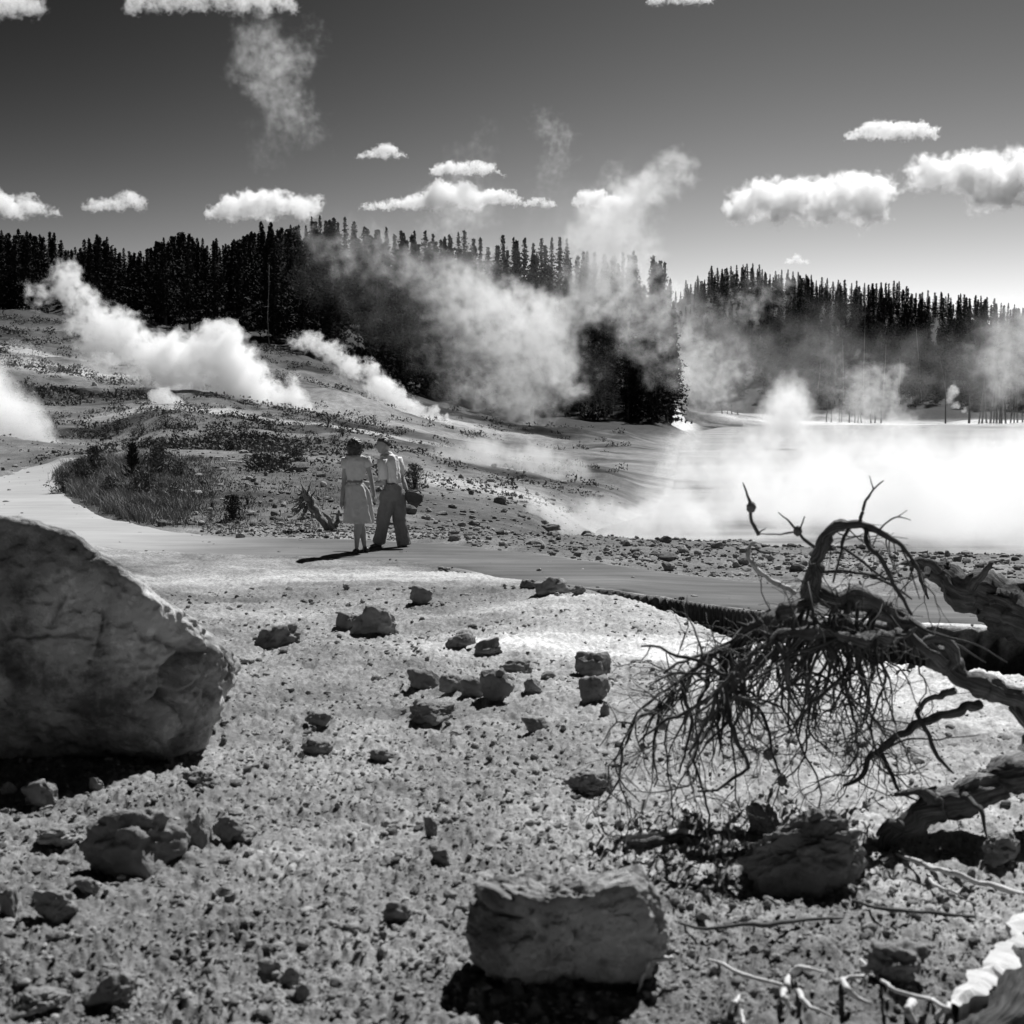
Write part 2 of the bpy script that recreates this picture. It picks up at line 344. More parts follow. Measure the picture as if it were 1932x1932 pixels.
nr, nc = H.shape
V = np.stack([GX, GY, H], -1).reshape(-1, 3)
ii, jj = np.meshgrid(np.arange(nr - 1), np.arange(nc - 1), indexing='ij')
a = (ii * nc + jj).ravel(); F = np.stack([a, a + 1, a + 1 + nc, a + nc], -1)
jl = np.arange(nr - 1) * nc; F = np.concatenate([F, np.stack([jl + nc - 1, jl, jl + nc, jl + 2 * nc - 1], -1)])
F = F[:, ::-1]
m, t, out = nodes('bare_ground'); g = NT(t)
pos = g.n('ShaderNodeNewGeometry').outputs['Position']
att = g.n('ShaderNodeAttribute'); att.attribute_name = 'tone'
speck = g.mapr(g.noise(pos, 26, 5, 0.7), 0.36, 0.64, 0.66, 1.34, 'LINEAR')
coarse = g.mapr(g.noise(pos, 1.7, 6, 0.65), 0.3, 0.7, 0.62, 1.38, 'LINEAR')
x = g.math('MULTIPLY', g.math('MULTIPLY', att.outputs['Fac'], speck), coarse)
b = g.n('ShaderNodeBsdfPrincipled'); b.inputs['Roughness'].default_value = 0.95; b.inputs['Specular IOR Level'].default_value = 0.1
g.l(g.grey(x), b.inputs['Base Color'])
bp = g.n('ShaderNodeBump'); bp.inputs['Strength'].default_value = 0.6; bp.inputs['Distance'].default_value = 0.02
g.l(g.noise(pos, 40, 6, 0.7), bp.inputs['Height']); g.l(bp.outputs[0], b.inputs['Normal']); g.l(b.outputs[0], out.inputs['Surface'])
M_GROUND = m
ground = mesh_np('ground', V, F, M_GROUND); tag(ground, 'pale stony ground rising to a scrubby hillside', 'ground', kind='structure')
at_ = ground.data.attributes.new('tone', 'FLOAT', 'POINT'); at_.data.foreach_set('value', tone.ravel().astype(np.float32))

# ---- path sheet
K = 14
P = []
for k in range(len(tn)):
    for q in range(K + 1):
        f = q / K; xy = Lx[k] * (1 - f) + Rx[k] * f; P.append((xy[0], xy[1]))
P = np.array(P); z = _sample(H, P[:, 0], P[:, 1]) + 0.014
edge = np.tile(np.minimum(np.arange(K + 1), K - np.arange(K + 1)), len(tn)); z -= np.where(edge == 0, 0.03, 0)
a = (np.arange(len(tn) - 1)[:, None] * (K + 1) + np.arange(K)[None, :]).ravel()
def path_tone(g, tc, x):
    streak = g.n('ShaderNodeMapping'); g.l(tc, streak.inputs[0]); streak.inputs['Scale'].default_value = (0.35, 2.2, 1)
    return g.math('MULTIPLY', x, g.mapr(g.noise(streak.outputs[0], 1.6, 5, 0.6), 0.3, 0.7, 0.7, 1.3, 'LINEAR'))
M_PATH = surf_mat('path_earth', 0.15, 0.24, 0.5, 6, 0.25, 30, 0.95, 0.1, path_tone)
def leg_tone(g, tc, x):
    sx = g.n('ShaderNodeSeparateXYZ'); g.l(tc, sx.inputs[0])
    return g.math('ADD', path_tone(g, tc, x), g.mapr(sx.outputs[0], -2.6, -6.6, 0, 0.22))
M_PATH = surf_mat('path_earth', 0.085, 0.15, 0.5, 6, 0.25, 30, 0.95, 0.1, leg_tone)
path = mesh_np('path', np.column_stack([P, z]), np.stack([a, a + 1, a + K + 2, a + K + 1], -1)[:, ::-1], M_PATH)
tag(path, 'smooth earth footpath the couple walks on', 'path', kind='structure')

# ---- hot lake
xs = np.linspace(-30, 700, 60); ys = np.linspace(24, 420, 60)
X, Y = np.meshgrid(xs, ys); a = (np.arange(59)[:, None] * 60 + np.arange(59)[None, :]).ravel()
m, t, out = nodes('lake_water'); g = NT(t)
pos = g.n('ShaderNodeNewGeometry').outputs['Position']; mp = g.n('ShaderNodeMapping'); g.l(pos, mp.inputs[0]); mp.inputs['Scale'].default_value = (0.05, 0.35, 1)
b = g.n('ShaderNodeBsdfPrincipled'); b.inputs['Specular IOR Level'].default_value = 0.12; b.inputs['Roughness'].default_value = 0.6
g.l(g.grey(g.mapr(g.noise(mp.outputs[0], 1.0, 5, 0.6), 0.35, 0.65, 0.12, 0.30, 'LINEAR')), b.inputs['Base Color'])
bp = g.n('ShaderNodeBump'); bp.inputs['Strength'].default_value = 0.15; bp.inputs['Distance'].default_value = 0.1
g.l(g.noise(pos, 3.0, 4, 0.6), bp.inputs['Height']); g.l(bp.outputs[0], b.inputs['Normal']); g.l(b.outputs[0], out.inputs['Surface'])
lake = mesh_np('water', np.stack([X.ravel(), Y.ravel(), np.full(X.size, LAKE_Z)], -1), np.stack([a, a + 1, a + 61, a + 60], -1), m)
tag(lake, 'hot pool spreading to the far shore under the steam', 'water', kind='structure')
# ------------------------------------------------------------------ conifers
rng = np.random.default_rng(7)
M_NEEDLE = surf_mat('needles', 0.012, 0.024, 1.5, 3, 0, rough=0.9, spec=0.1, island=0.3)
M_BARK = surf_mat('bark', 0.05, 0.1, 4, 4, 0, rough=0.9)
M_DEAD = surf_mat('dead_wood_far', 0.16, 0.3, 4, 4, 0, rough=0.9)
def tube_np(P, rad, sides=6):
    P = np.asarray(P, float); n = len(P); rad = np.asarray(rad, float)
    T = np.gradient(P, axis=0); T /= np.linalg.norm(T, axis=1)[:, None] + 1e-9
    up = np.array([0.31, 0.17, 0.93]); A = np.cross(T, up); bad = np.linalg.norm(A, axis=1) < 0.1
    A[bad] = np.cross(T[bad], [1, 0, 0]); A /= np.linalg.norm(A, axis=1)[:, None]; B = np.cross(T, A)
    th = np.arange(sides) * 2 * math.pi / sides
    ring = P[:, None, :] + rad[:, None, None] * (np.cos(th)[None, :, None] * A[:, None, :] + np.sin(th)[None, :, None] * B[:, None, :])
    V = np.concatenate([ring.reshape(-1, 3), P[:1], P[-1:]])
    i, j = np.meshgrid(np.arange(n - 1), np.arange(sides), indexing='ij'); j2 = (j + 1) % sides
    F = np.stack([i * sides + j, i * sides + j2, (i + 1) * sides + j2, (i + 1) * sides + j], -1).reshape(-1, 4)
    c0, c1 = n * sides, n * sides + 1; j = np.arange(sides); j2 = (j + 1) % sides
    T3 = np.concatenate([np.stack([j2, j, np.full(sides, c0)], -1), np.stack([(n - 1) * sides + j, (n - 1) * sides + j2, np.full(sides, c1)], -1)])
    return V, F, T3
class Acc:
    def __init__(s): s.V, s.Q, s.T, s.n, s.G = [], [], [], 0, []
    def add(s, V, Q=None, T=None, G=None):
        s.G.append(np.zeros((len(V), 3)) if G is None else G)
        if Q is not None and len(Q): s.Q.append(np.asarray(Q) + s.n)
        if T is not None and len(T): s.T.append(np.asarray(T) + s.n)
        s.V.append(np.asarray(V, float)); s.n += len(V)
    def tube(s, P, rad, sides=6): s.add(*tube_np(P, rad, sides))
    def build(s, name, mat, parent=None, smooth=True, loc=None):
        F = ([np.concatenate(s.Q)] if s.Q else []) + ([np.concatenate(s.T)] if s.T else [])
        V = np.concatenate(s.V)
        if loc is not None: V = V - np.array(loc[:])
        o = mesh_np(name, V, F, mat, parent, smooth, loc); G = np.concatenate(s.G)
        if G.any(): o.data.attributes.new('grain', 'FLOAT_VECTOR', 'POINT').data.foreach_set('vector', G.astype(np.float32).ravel())
        return o
def conifer_crown(h, w, base, seed, thin=1.0, fine=1.0):
    r = np.random.default_rng(seed); V = []; z = h * base; ang = 0
    while z < h * 0.985:
        f = (z - h * base) / (h * (1 - base)); L = w * (1 - f) ** 0.92 * (0.55 + 0.45 * min(1, f * 5 + 0.3)) * r.uniform(0.6, 1.2) + 0.06
        for k in range(int(r.integers(4, 8) * thin)):
            ang += 2.4 + r.uniform(-0.5, 0.5); l = L * r.uniform(0.55, 1.15); droop = r.uniform(-0.1, 0.45) * (1 - 0.8 * f)
            d = np.array([math.cos(ang), math.sin(ang)]); nq = max(3, int(l * 8 * fine))
            for q in range(nq):
                s = (q + r.uniform(0.1, 0.9)) / nq * l; c = np.array([d[0] * s, d[1] * s, z - droop * s + 0.12 * s * s / max(l, .3)])
                c += r.normal(0, 0.10, 3); sz = r.uniform(0.09, 0.22) * (0.8 + h / 40) / fine ** .6
                a_ = r.normal(0, 1, 3); a_ /= np.linalg.norm(a_); b_ = np.cross(a_, r.normal(0, 1, 3)); b_ /= np.linalg.norm(b_) + 1e-6
                V += [c + a_ * sz * 1.25, c - a_ * sz * 0.8 + b_ * sz * 0.65, c - a_ * sz * 0.8 - b_ * sz * 0.65]
        z += r.uniform(0.17, 0.32) * (h / 12) ** 0.5
    for q in range(8): V += [np.array([0, 0, h * 0.96]) + r.normal(0, .09, 3), np.array([0, 0, h * 1.0]) + r.normal(0, .05, 3), np.array([0, 0, h * 0.97]) + r.normal(0, .1, 3)]
    V = np.array(V); return V, np.arange(len(V)).reshape(-1, 3)
protos = []
specs = [(12, 2.5, .06), (13, 2.1, .12), (11, 2.6, .04), (14, 2.2, .2), (12.5, 1.9, .1), (10.5, 2.2, .06), (13.5, 2.6, .14), (12, 1.8, .22)]
def new_conifer(k):
    h, wd, base = specs[k]
    root = empty('conifer', (0, 0, 0))
    A = Acc(); A.tube([(0, 0, -0.8), (0.03, 0, h * .3), (0, .04, h * .7), (0, 0, h * .97)], [.2, .16, .09, .02], 6); A.build('trunk', M_BARK, root)
    V, T = conifer_crown(h, wd, base, 100 + k); mesh_np('crown', V, T, M_NEEDLE, root, smooth=False)
    return root
def copy_tree(o, parent=None):
    c = o.copy(); COL.objects.link(c); c.parent = parent
    for ch in o.children: copy_tree(ch, c)
    return c
used = {}
def plant(x, y, s, label, group, k=None):
    k = int(rng.integers(0, len(specs))) if k is None else k
    if k not in used: used[k] = new_conifer(k); o = used[k]
    else: o = copy_tree(used[k])
    o.location = (x, y, gz(x, y) - 0.15); o.rotation_euler = (rng.normal(0, .02), rng.normal(0, .02), rng.uniform(0, 6.28))
    q = s / specs[k][0]; wq = q ** .7 * rng.uniform(0.9, 1.25); o.scale = (wq, wq, q)
    return tag(o, label, 'tree', group)
def skyline(pts, u): return float(np.interp(u, [p[0] for p in pts], [p[1] for p in pts]))
TOP_L = [(-80, 430), (0, 432), (40, 428), (110, 432), (150, 462), (195, 432), (240, 470), (270, 462), (350, 425), (400, 440), (450, 440), (500, 414), (540, 420), (600, 400), (650, 404), (700, 418), (760, 424), (830, 436), (880, 432), (930, 448), (970, 430), (1060, 442), (1120, 462), (1200, 465), (1240, 470), (1262, 488), (1275, 570)]
EDGE_L = [(-100, 150), (0, 150), (300, 146), (600, 145), (800, 150), (950, 158), (1100, 172), (1230, 182), (1270, 188)]
LAB_L = 'dark conifer in the dense black wood on the hill left of the sky gap'
LAB_R = 'dark conifer in the steamy wood behind the far shore'
G_L, G_R = 'conifers of the left hill', 'conifers behind the far shore'
pts = []
# skyline trees stand so that their tips meet the outline of the wood
u = -70
while u < 1262:
    Y = rng.uniform(205, 232); base = gz((u - CX) / FL * Y, Y); top = zat(skyline(TOP_L, u) + abs(rng.normal(0, 10)), Y)
    plant((u - CX) / FL * Y, Y, min(12.5, max(6.0, top - base)), LAB_L, G_L); u += rng.uniform(11, 20)
n = 0
while n < 112:
    u = rng.uniform(-60, 1268); e = skyline(EDGE_L, u); Y = e + (205 - e) * rng.random() ** 1.4
    x = (u - CX) / FL * Y
    if any((x - a) ** 2 + (Y - b_) ** 2 < 4.5 for a, b_ in pts): continue
    pts.append((x, Y)); hgt = rng.uniform(9.5, 13.5)
    top_ok = zat(skyline(TOP_L, u) + 12, Y) - gz(x, Y); hgt = min(hgt, max(4.5, top_ok)); plant(x, Y, hgt, LAB_L, G_L); n += 1
TOP_R = [(1268, 612), (1300, 585), (1322, 515), (1345, 492), (1375, 500), (1425, 494), (1450, 515), (1470, 500), (1510, 512), (1600, 528), (1680, 522), (1745, 545), (1800, 548), (1850, 555), (1900, 572), (2000, 580), (2400, 610)]
u = 1272
while u < 1975:
    Y = rng.uniform(400, 445); base = gz((u - CX) / FL * Y, Y); top = zat(skyline(TOP_R, u) + abs(rng.normal(0, 8)), Y)
    plant((u - CX) / FL * Y, Y, float(np.clip(top - base, 5.5, 11)), LAB_R, G_R); u += rng.uniform(8.5, 14)
def cap(u, Y, x, h, sky, d): return float(np.clip(zat(skyline(sky, u) + d, Y) - gz(x, Y), 4, h))
n = 0
while n < 52:
    u = rng.uniform(1180, 1975); Y = 312 + 80 * rng.random() ** 1.2 if u > 1290 else rng.uniform(225, 300)
    x = (u - CX) / FL * Y; plant(x, Y, cap(u, Y, x, rng.uniform(10, 16), TOP_R if u > 1290 else TOP_L, 14), LAB_R, G_R); n += 1
# the wood behind and between the ones one can tell apart reads as a mass
A = Acc()
for i in range(860):
    if i < 310:
        u = rng.uniform(-90, 1262); e = skyline(EDGE_L, u) + 4; Y = e + rng.random() * (225 - e)
        x = (u - CX) / FL * Y; hgt = min(rng.uniform(8, 12), max(4, zat(skyline(TOP_L, u) + rng.uniform(6, 34), Y) - gz(x, Y)))
    else:
        u = rng.uniform(1225, 2330); Y = rng.uniform(308, 430) if u > 1290 else rng.uniform(225, 300)
        x = (u - CX) / FL * Y; hgt = cap(u, Y, x, rng.uniform(9, 14), TOP_R if u > 1290 else TOP_L, rng.uniform(4, 26))
    if i % 20 == 0: cr = [conifer_crown(12, 2.5, .04, 300 + i + q, 0.8, .5)[0] for q in range(3)]
    V = cr[i % 3] * (hgt / 12); an = rng.uniform(0, 6.28); c_, s_ = math.cos(an), math.sin(an)
    V = np.stack([V[:, 0] * c_ - V[:, 1] * s_ + x, V[:, 0] * s_ + V[:, 1] * c_ + Y, V[:, 2] + gz(x, Y) - .2], -1); A.add(V, None, np.arange(len(V)).reshape(-1, 3))
wood_o = A.build('woods', M_NEEDLE, smooth=False); tag(wood_o, 'close packed conifers deeper in the dark wood', 'woods', kind='stuff')
# ---- dead snags on the far shore
def snag(u, v, hpx, Y, label, group, lean=0.0, mat=None, wpx=2.6):
    p = at(u, v, Y); z0_ = min(gz(p.x, p.y), p.z); h = hpx * Y / FL + (p.z - z0_); r = wpx * Y / FL / 2
    o = Acc(); bx = rng.normal(0, .15)
    o.tube([(0, 0, -.4), (lean * h * .3 + bx, 0, h * .35), (lean * h * .7, bx, h * .7), (lean * h, 0, h)], [r * 1.25, r, r * .75, r * .3], 6)
    for q in range(int(rng.integers(2, 6))):
        zz = rng.uniform(.3, .95) * h; an = rng.uniform(0, 6.28); l = rng.uniform(.3, 1.0)
        o.tube([(lean * zz, 0, zz), (lean * zz + math.cos(an) * l, math.sin(an) * l, zz + rng.uniform(-.2, .35))], [r * .3, r * .1], 4)
    b_ = o.build('dead_tree', mat or M_BARK); b_.location = (p.x, p.y, z0_)
    return tag(b_, label, 'dead tree', group)
for (u, v, h, l) in [(1203, 785, 60, 0), (1362, 797, 30, 0), (1372, 797, 24, .02), (1381, 800, 40, -.05), (1392, 797, 25, 0)]:
    snag(u, v, h, 268, 'thin dead trunk in the shallows left of the lake steam', 'dead trunks left of the steam', l)
for u in [1560, 1568, 1584, 1588, 1602, 1612, 1618, 1626, 1644, 1650, 1662]:
    snag(u, 800 + rng.uniform(-3, 4), rng.uniform(28, 52), 272, 'short bare trunk at the water edge below the middle of the right wood', 'bare trunks mid shore', rng.normal(0, .03))
for u in [1784, 1828, 1846, 1852, 1862, 1868, 1874, 1880, 1886, 1890, 1898, 1906, 1913, 1920, 1930, 1938]:
    snag(u, 801 + rng.uniform(-3, 5), rng.uniform(45, 105), 272, 'dark bare trunk in the stand at the right end of the shore', 'bare trunks at the right end of the shore', rng.normal(0, .05), wpx=rng.uniform(2.5, 5))
for (u, v, h, l) in [(1630, 700, 130, 0), (1592, 730, 90, -.03), (1668, 720, 70, .02), (1740, 740, 120, -.10), (1790, 770, 90, -.2), (1545, 740, 60, 0.02), (1862, 760, 70, 0), (1700, 735, 60, -.04)]:
    snag(u, v, h, 318, 'pale dead trunk standing before the right wood', 'pale dead trunks', l, M_DEAD, 1.1)
snag(507, 560, 60, 144, 'single pale dead trunk against the black left wood', None, .01, M_DEAD, 1.4)
# ------------------------------------------------------------------ steam and clouds: closed bodies of vapour
def vapour(name, blobs, Y, dens, label=None, cat=None, kind=None, group=None, warp=0.6, wscale=1.0, lo=0.15, hi=0.4, aniso=0.2, k=3.0, depth=1.0, detail=5, esc=1.9, big=1.32):
    """blobs: (u, v, radius in picture units, weight[, depth]); sizes become metres at that depth"""
    C, Rr, Wt = [], [], []
    for b in blobs:
        yy = b[4] if len(b) > 4 else Y
        C.append(np.array(at(b[0], b[1], yy)[:])); Rr.append(b[2] * yy / FL); Wt.append(b[3] if len(b) > 3 else 1.0)
    C = np.array(C); Rr = np.array(Rr); O = C.mean(0); C = C - O
    rm = float(np.median(Rr)); W = warp * rm
    A = Acc(); iv, if_ = ICO[2]
    for c, r_ in zip(C, Rr):
        A.add(iv * np.array([1, depth, 1]) * (r_ * 1.12 + W * 0.28) + c, None, if_)
    o = A.build(name, None)
    md = o.modifiers.new('r', 'REMESH'); md.mode = 'VOXEL'; md.voxel_size = max(float(Rr.min()) * 0.33, rm * 0.16); md.use_smooth_shade = True
    dg = bpy.context.evaluated_depsgraph_get(); me = bpy.data.meshes.new_from_object(o.evaluated_get(dg)); o.modifiers.clear(); old = o.data; o.data = me; bpy.data.meshes.remove(old); me.name = name
    o.location = O
    m, t, out = nodes(name + '_vapour'); g = NT(t)
    tc = g.n('ShaderNodeTexCoord').outputs['Object']
    sc = wscale / rm
    nz = g.noise(tc, sc * 0.8, detail, 0.58, True)
    off = g.n('ShaderNodeVectorMath', operation='MULTIPLY_ADD'); g.l(nz, off.inputs[0]); off.inputs[1].default_value = (2 * W,) * 3; off.inputs[2].default_value = (-W,) * 3
    p = g.vmath('ADD', tc, off.outputs[0])
    if depth != 1.0: p = g.vmath('MULTIPLY', p, (1, 1 / depth, 1))
    D = None
    for c, r_, w_ in zip(C, Rr, Wt):
        d = g.vmath('DISTANCE', p, (float(c[0]), float(c[1] / depth), float(c[2])))
        f = g.mapr(d, float(r_) * big, 0.0, 0.0, float(w_))
        D = f if D is None else g.math('ADD', D, f)
    n2 = g.noise(tc, sc * esc, detail, 0.62)
    D = g.math('MULTIPLY', D, g.math('MULTIPLY_ADD', n2, k, 1 - k / 2))
    D = g.mapr(D, lo, hi, 0.0, dens)
    pv = g.n('ShaderNodeVolumePrincipled'); pv.inputs['Color'].default_value = (1, 1, 1, 1); pv.inputs['Anisotropy'].default_value = aniso
    g.l(D, pv.inputs['Density']); g.l(pv.outputs[0], out.inputs['Volume'])
    me.materials.clear(); me.materials.append(m)
    try: m.cycles.volume_sampling = 'MULTIPLE_IMPORTANCE'
    except Exception: pass
    return tag(o, label, cat, group, kind)
STEAM = 'steam plumes'
def steam(blobs, Y, dens, label, **k): return vapour('steam_plume', blobs, Y, dens, label, 'steam', None, STEAM, **k)
steam([(575, 768, 26, 1), (545, 745, 36, 1), (500, 765, 48, 1), (455, 735, 66, 1), (425, 680, 62, 1), (398, 650, 46, 1), (430, 640, 40, 1), (350, 700, 58, .9), (330, 660, 45, .8), (290, 690, 60, .75), (240, 640, 55, .75), (180, 600, 55, .7), (130, 545, 42, .6), (125, 510, 32, .55), (180, 660, 55, .5), (70, 560, 40, .4), (470, 790, 28, .9)], 92, 1.3,
      'thick billowing white steam plume leaning left, biggest on the open hillside', warp=1.05, wscale=1.5, k=4.2, lo=.18, hi=.6)
steam([(305, 752, 25, 1), (330, 765, 22, 1), (348, 778, 12, 1), (290, 745, 12, .8)], 78, 1.2, 'small dense white puff of steam in the scrub left of the big plume', warp=.6, lo=.16, hi=.36)
steam([(845, 788, 9, 1), (815, 780, 18, 1), (780, 770, 22, 1), (750, 757, 26, 1), (715, 728, 32, 1), (700, 695, 20, 1), (660, 695, 30, .9), (625, 665, 27, .9), (590, 645, 27, .7), (560, 650, 24, .45), (735, 740, 25, 1)], 112, 1.2,
      'narrow white steam plume drifting up left from the foot of the left wood', warp=1.0, wscale=1.5, k=4.2, lo=.18, hi=.6)
steam([(-50, 765, 100, 1), (10, 785, 75, 1), (55, 806, 52, 1), (92, 822, 28, 1), (-20, 830, 50, 1), (-90, 720, 90, .8)], 60, 1.0, 'soft white steam at the left edge behind the path bank', warp=.6, lo=.12, hi=1.1)
steam([(412, 862, 24, 1), (440, 868, 18, 1), (395, 852, 18, .6)], 46, 0.5, 'little wisp of steam behind the low plank edge', warp=.7, lo=.12, hi=1.1)
steam([(60, 668, 22, 1), (100, 690, 14, .9), (30, 655, 22, .6)], 84, .25, 'thin low wisp of steam on the left hillside', warp=.7)
# over the pool
steam([(860, 850, 45, .5), (920, 862, 52, .9), (985, 872, 45, 1), (1040, 878, 48, .9), (1090, 890, 38, .7), (900, 880, 45, .8), (840, 870, 40, .45), (1010, 850, 40, .5)], 52, 0.9, 'steam bank drifting over the pale flat just right of the couple', warp=.8, lo=.12, hi=1.1)
steam([(1040, 975, 42, .8), (1085, 985, 45, .9), (1130, 975, 50, .8), (1190, 985, 55, .9), (1250, 985, 55, .9), (1310, 985, 55, 1), (1020, 950, 32, .5), (1280, 940, 60, .7)], 33, 1.5, 'steam curling up from the pool close behind the dark bank', warp=.9, lo=.12, hi=1.1)
sr = np.random.default_rng(3)
bl = []
for (u, v, r_, w_) in [(1330, 960, 70, .9), (1400, 900, 85, .9), (1420, 970, 80, 1), (1500, 930, 110, 1), (1555, 862, 80, .9), (1480, 800, 58, .8), (1490, 748, 46, .7), (1640, 920, 120, 1), (1740, 862, 60, .9), (1740, 940, 130, 1), (1880, 930, 140, 1), (1990, 920, 150, 1), (1330, 880, 66, .6), (1250, 940, 52, .6), (1275, 885, 55, .6), (1215, 985, 45, .6), (1300, 840, 50, .55), (1190, 935, 42, .4), (1600, 990, 100, 1), (1800, 990, 100, 1), (1960, 990, 100, 1), (1380, 990, 66, .9), (1500, 990, 70, .9), (1700, 1000, 80, .9), (1880, 1000, 80, .9), (1640, 850, 60, .7), (1830, 870, 70, .8), (1920, 860, 70, .7), (1440, 850, 60, .8), (1700, 800, 45, .6), (1580, 800, 40, .5)]:
    Yv_ = 3.65 / max(.0215, -slope(min(v + r_ * .55, 1000))); bl.append((u, v, r_, w_, float(np.clip(Yv_ * sr.uniform(.85, 1.15), 34, 120))))
vapour('steam', bl, 62, 0.55, 'bright white steam lying on the hot pool', 'steam', 'stuff', None, warp=1.0, wscale=1.5, k=3.4, lo=.14, hi=1.0, depth=2.0)
steam([(1645, 720, 55, 1), (1680, 735, 36, 1), (1620, 760, 50, .7), (1650, 780, 50, .7), (1610, 700, 35, .6), (1690, 705, 28, .6), (1610, 800, 45, .5), (1590, 760, 40, .4), (1700, 760, 34, .5)], 150, 0.2, 'rounded steam puff rising before the middle of the right wood', warp=1.6, wscale=1.4, k=4.6, lo=.2, hi=1.5)
steam([(1480, 730, 45, .8), (1510, 760, 55, .9), (1460, 790, 60, .8)], 130, 0.2, 'ragged steam column rising from the pool left of the rounded puff', warp=1.3, wscale=1.6, k=4, lo=.2, hi=1.3)
steam([(1798, 738, 14, 1), (1792, 752, 10, 1), (1805, 765, 9, 1), (1820, 775, 8, 1)], 285, 0.4, 'tiny bright steam puff beside the bare trunks on the far shore', warp=1.2, lo=.2, hi=.7)
# veils before the left wood
steam([(960, 600, 72, 1.3), (1005, 650, 80, 1.3), (925, 560, 72, 1.1), (1040, 600, 60, 1.2), (930, 690, 85, .7), (1020, 720, 75, .8), (950, 765, 75, .6), (1062, 690, 55, 1.0), (1080, 740, 50, .7), (870, 600, 75, .6), (860, 530, 80, .7), (780, 510, 80, .6), (700, 485, 75, .6), (620, 465, 62, .5), (570, 450, 40, .3), (1110, 560, 70, 1.1), (1170, 550, 65, .9), (1130, 490, 75, 1.2), (1140, 430, 75, 1.2), (1175, 390, 70, 1.1), (1215, 360, 62, .9), (1262, 332, 52, .8), (1300, 316, 36, .8), (1225, 480, 60, .8), (1230, 560, 55, .7), (820, 660, 80, .4), (860, 750, 70, .45), (1010, 790, 60, .5), (1190, 630, 62, .7), (1262, 625, 52, .8), (1285, 700, 46, .7), (1240, 690, 50, .5), (1270, 560, 40, .6)], 136, 0.36,
      'tall drifting steam veil before the middle of the left wood', warp=1.3, wscale=1.6, k=4.0, lo=.16, hi=1.9)
steam([(830, 400, 60, .6), (900, 390, 60, .8), (870, 330, 60, .6), (910, 270, 45, .5), (840, 450, 60, .5)], 240, 0.10, 'faint steam rising above the wood behind the low clouds', warp=1.5, wscale=1.9, k=4.6, lo=.2, hi=1.7)
steam([(1045, 245, 42, .8), (1060, 290, 40, .7), (1035, 330, 40, .6), (1020, 380, 40, .5), (1015, 225, 28, .5)], 240, 0.09, 'pale twisting wisp of steam in the sky right of the middle clouds', warp=1.5, wscale=1.9, k=4.6, lo=.2, hi=1.7)
steam([(480, 60, 60, .6), (500, 110, 70, .9), (560, 110, 55, .7), (600, 60, 30, .6), (530, 170, 60, .9), (470, 150, 50, .5), (560, 220, 50, .8), (590, 250, 36, .6), (500, 250, 60, .4), (520, 300, 60, .35)], 250, 0.07, 'tall thin steam column high in the dark sky at left', warp=1.5, wscale=1.9, k=4.6, lo=.2, hi=1.7)
# veils before the right wood
steam([(1270, 680, 75, .8), (1330, 700, 70, .8), (1390, 690, 60, .7), (1260, 750, 70, .6), (1350, 760, 70, .6), (1300, 610, 60, .5), (1430, 560, 60, .6), (1480, 540, 40, .5), (1380, 600, 60, .4), (1560, 640, 60, .35), (1580, 720, 70, .5), (1700, 640, 60, .25)], 235, 0.16,
      'grey steam veil before the left part of the right wood', warp=1.5, wscale=1.9, k=4.6, lo=.2, hi=1.7)
steam([(1900, 620, 70, .7), (1940, 680, 90, .8), (1860, 690, 70, .6), (1900, 740, 60, .6), (1960, 600, 70, .7)], 240, 0.09, 'grey steam veil at the right edge before the wood', warp=1.5, wscale=1.9, k=4.6, lo=.2, hi=1.7)
vapour('steam', [(1260, 640, 120, .8), (1360, 620, 110, .6), (1400, 720, 120, .9), (1520, 700, 120, .7), (1640, 680, 120, .5), (1760, 720, 120, .6), (1880, 680, 120, .9), (1960, 600, 100, .7), (1560, 600, 80, .4)], 250, 0.022, 'thin steam haze drifting across the right wood', 'steam', 'stuff', None, warp=1.2, wscale=1.6, k=3.4, lo=.1, hi=1.6)
vapour('steam', [(620, 500, 120, .5), (760, 560, 140, .7), (900, 480, 120, .7), (900, 660, 140, .7), (1080, 500, 120, .8), (1090, 700, 110, .7), (1060, 400, 90, .6), (1180, 300, 80, .4), (880, 380, 90, .5), (740, 400, 60, .35)], 132, 0.022, 'thin steam haze drifting across the left wood', 'steam', 'stuff', None, warp=1.2, wscale=1.6, k=3.6, lo=.1, hi=1.6)
# ------------------------------------------------------------------ clouds
cr_ = np.random.default_rng(12)
def cloud(tops, base, label, dens=0.13, Y=1800, gaps=(), **k):
    """tops: outline of the cloud's upper edge; base: row of its flat foot"""
    kw = dict(warp=1.7, wscale=1.0, lo=.38, hi=1.35, aniso=.3, depth=1.5, esc=2.2, k=4.4, detail=7, big=1.5); kw.update(k)
    U = [q[0] for q in tops]; Vt = [q[1] for q in tops]; bl = []; u = U[0]
    hm_ = max(base - min(Vt), 8)
    while u < U[-1]:
        tv = float(np.interp(u, U, Vt)); hgt = max(base - tv, 4); r_ = float(np.clip(hgt * .42, 4.5, max(6, hm_ * .3)))
        v = base - r_ * .75
        while True:
            vv = max(v, tv + r_ * .8)
            if not any(a_ < u < b_ and c_ < vv < d_ for a_, b_, c_, d_ in gaps):
                bl.append((u + cr_.normal(0, r_ * .25), vv + cr_.normal(0, r_ * .15), r_ * cr_.uniform(.8, 1.25), cr_.uniform(.65, 1.0), Y + cr_.normal(0, r_ * .5)))
            if v <= tv + r_ * .8: break
            v -= r_ * 1.15
        u += r_ * 1.05
    return vapour('cloud', bl, Y, dens, label, 'cloud', None, 'clouds', **kw)
cloud([(-60, -30), (0, -25), (70, -15), (86, 0)], 32, 'ragged cloud cut by the top left corner', .035)
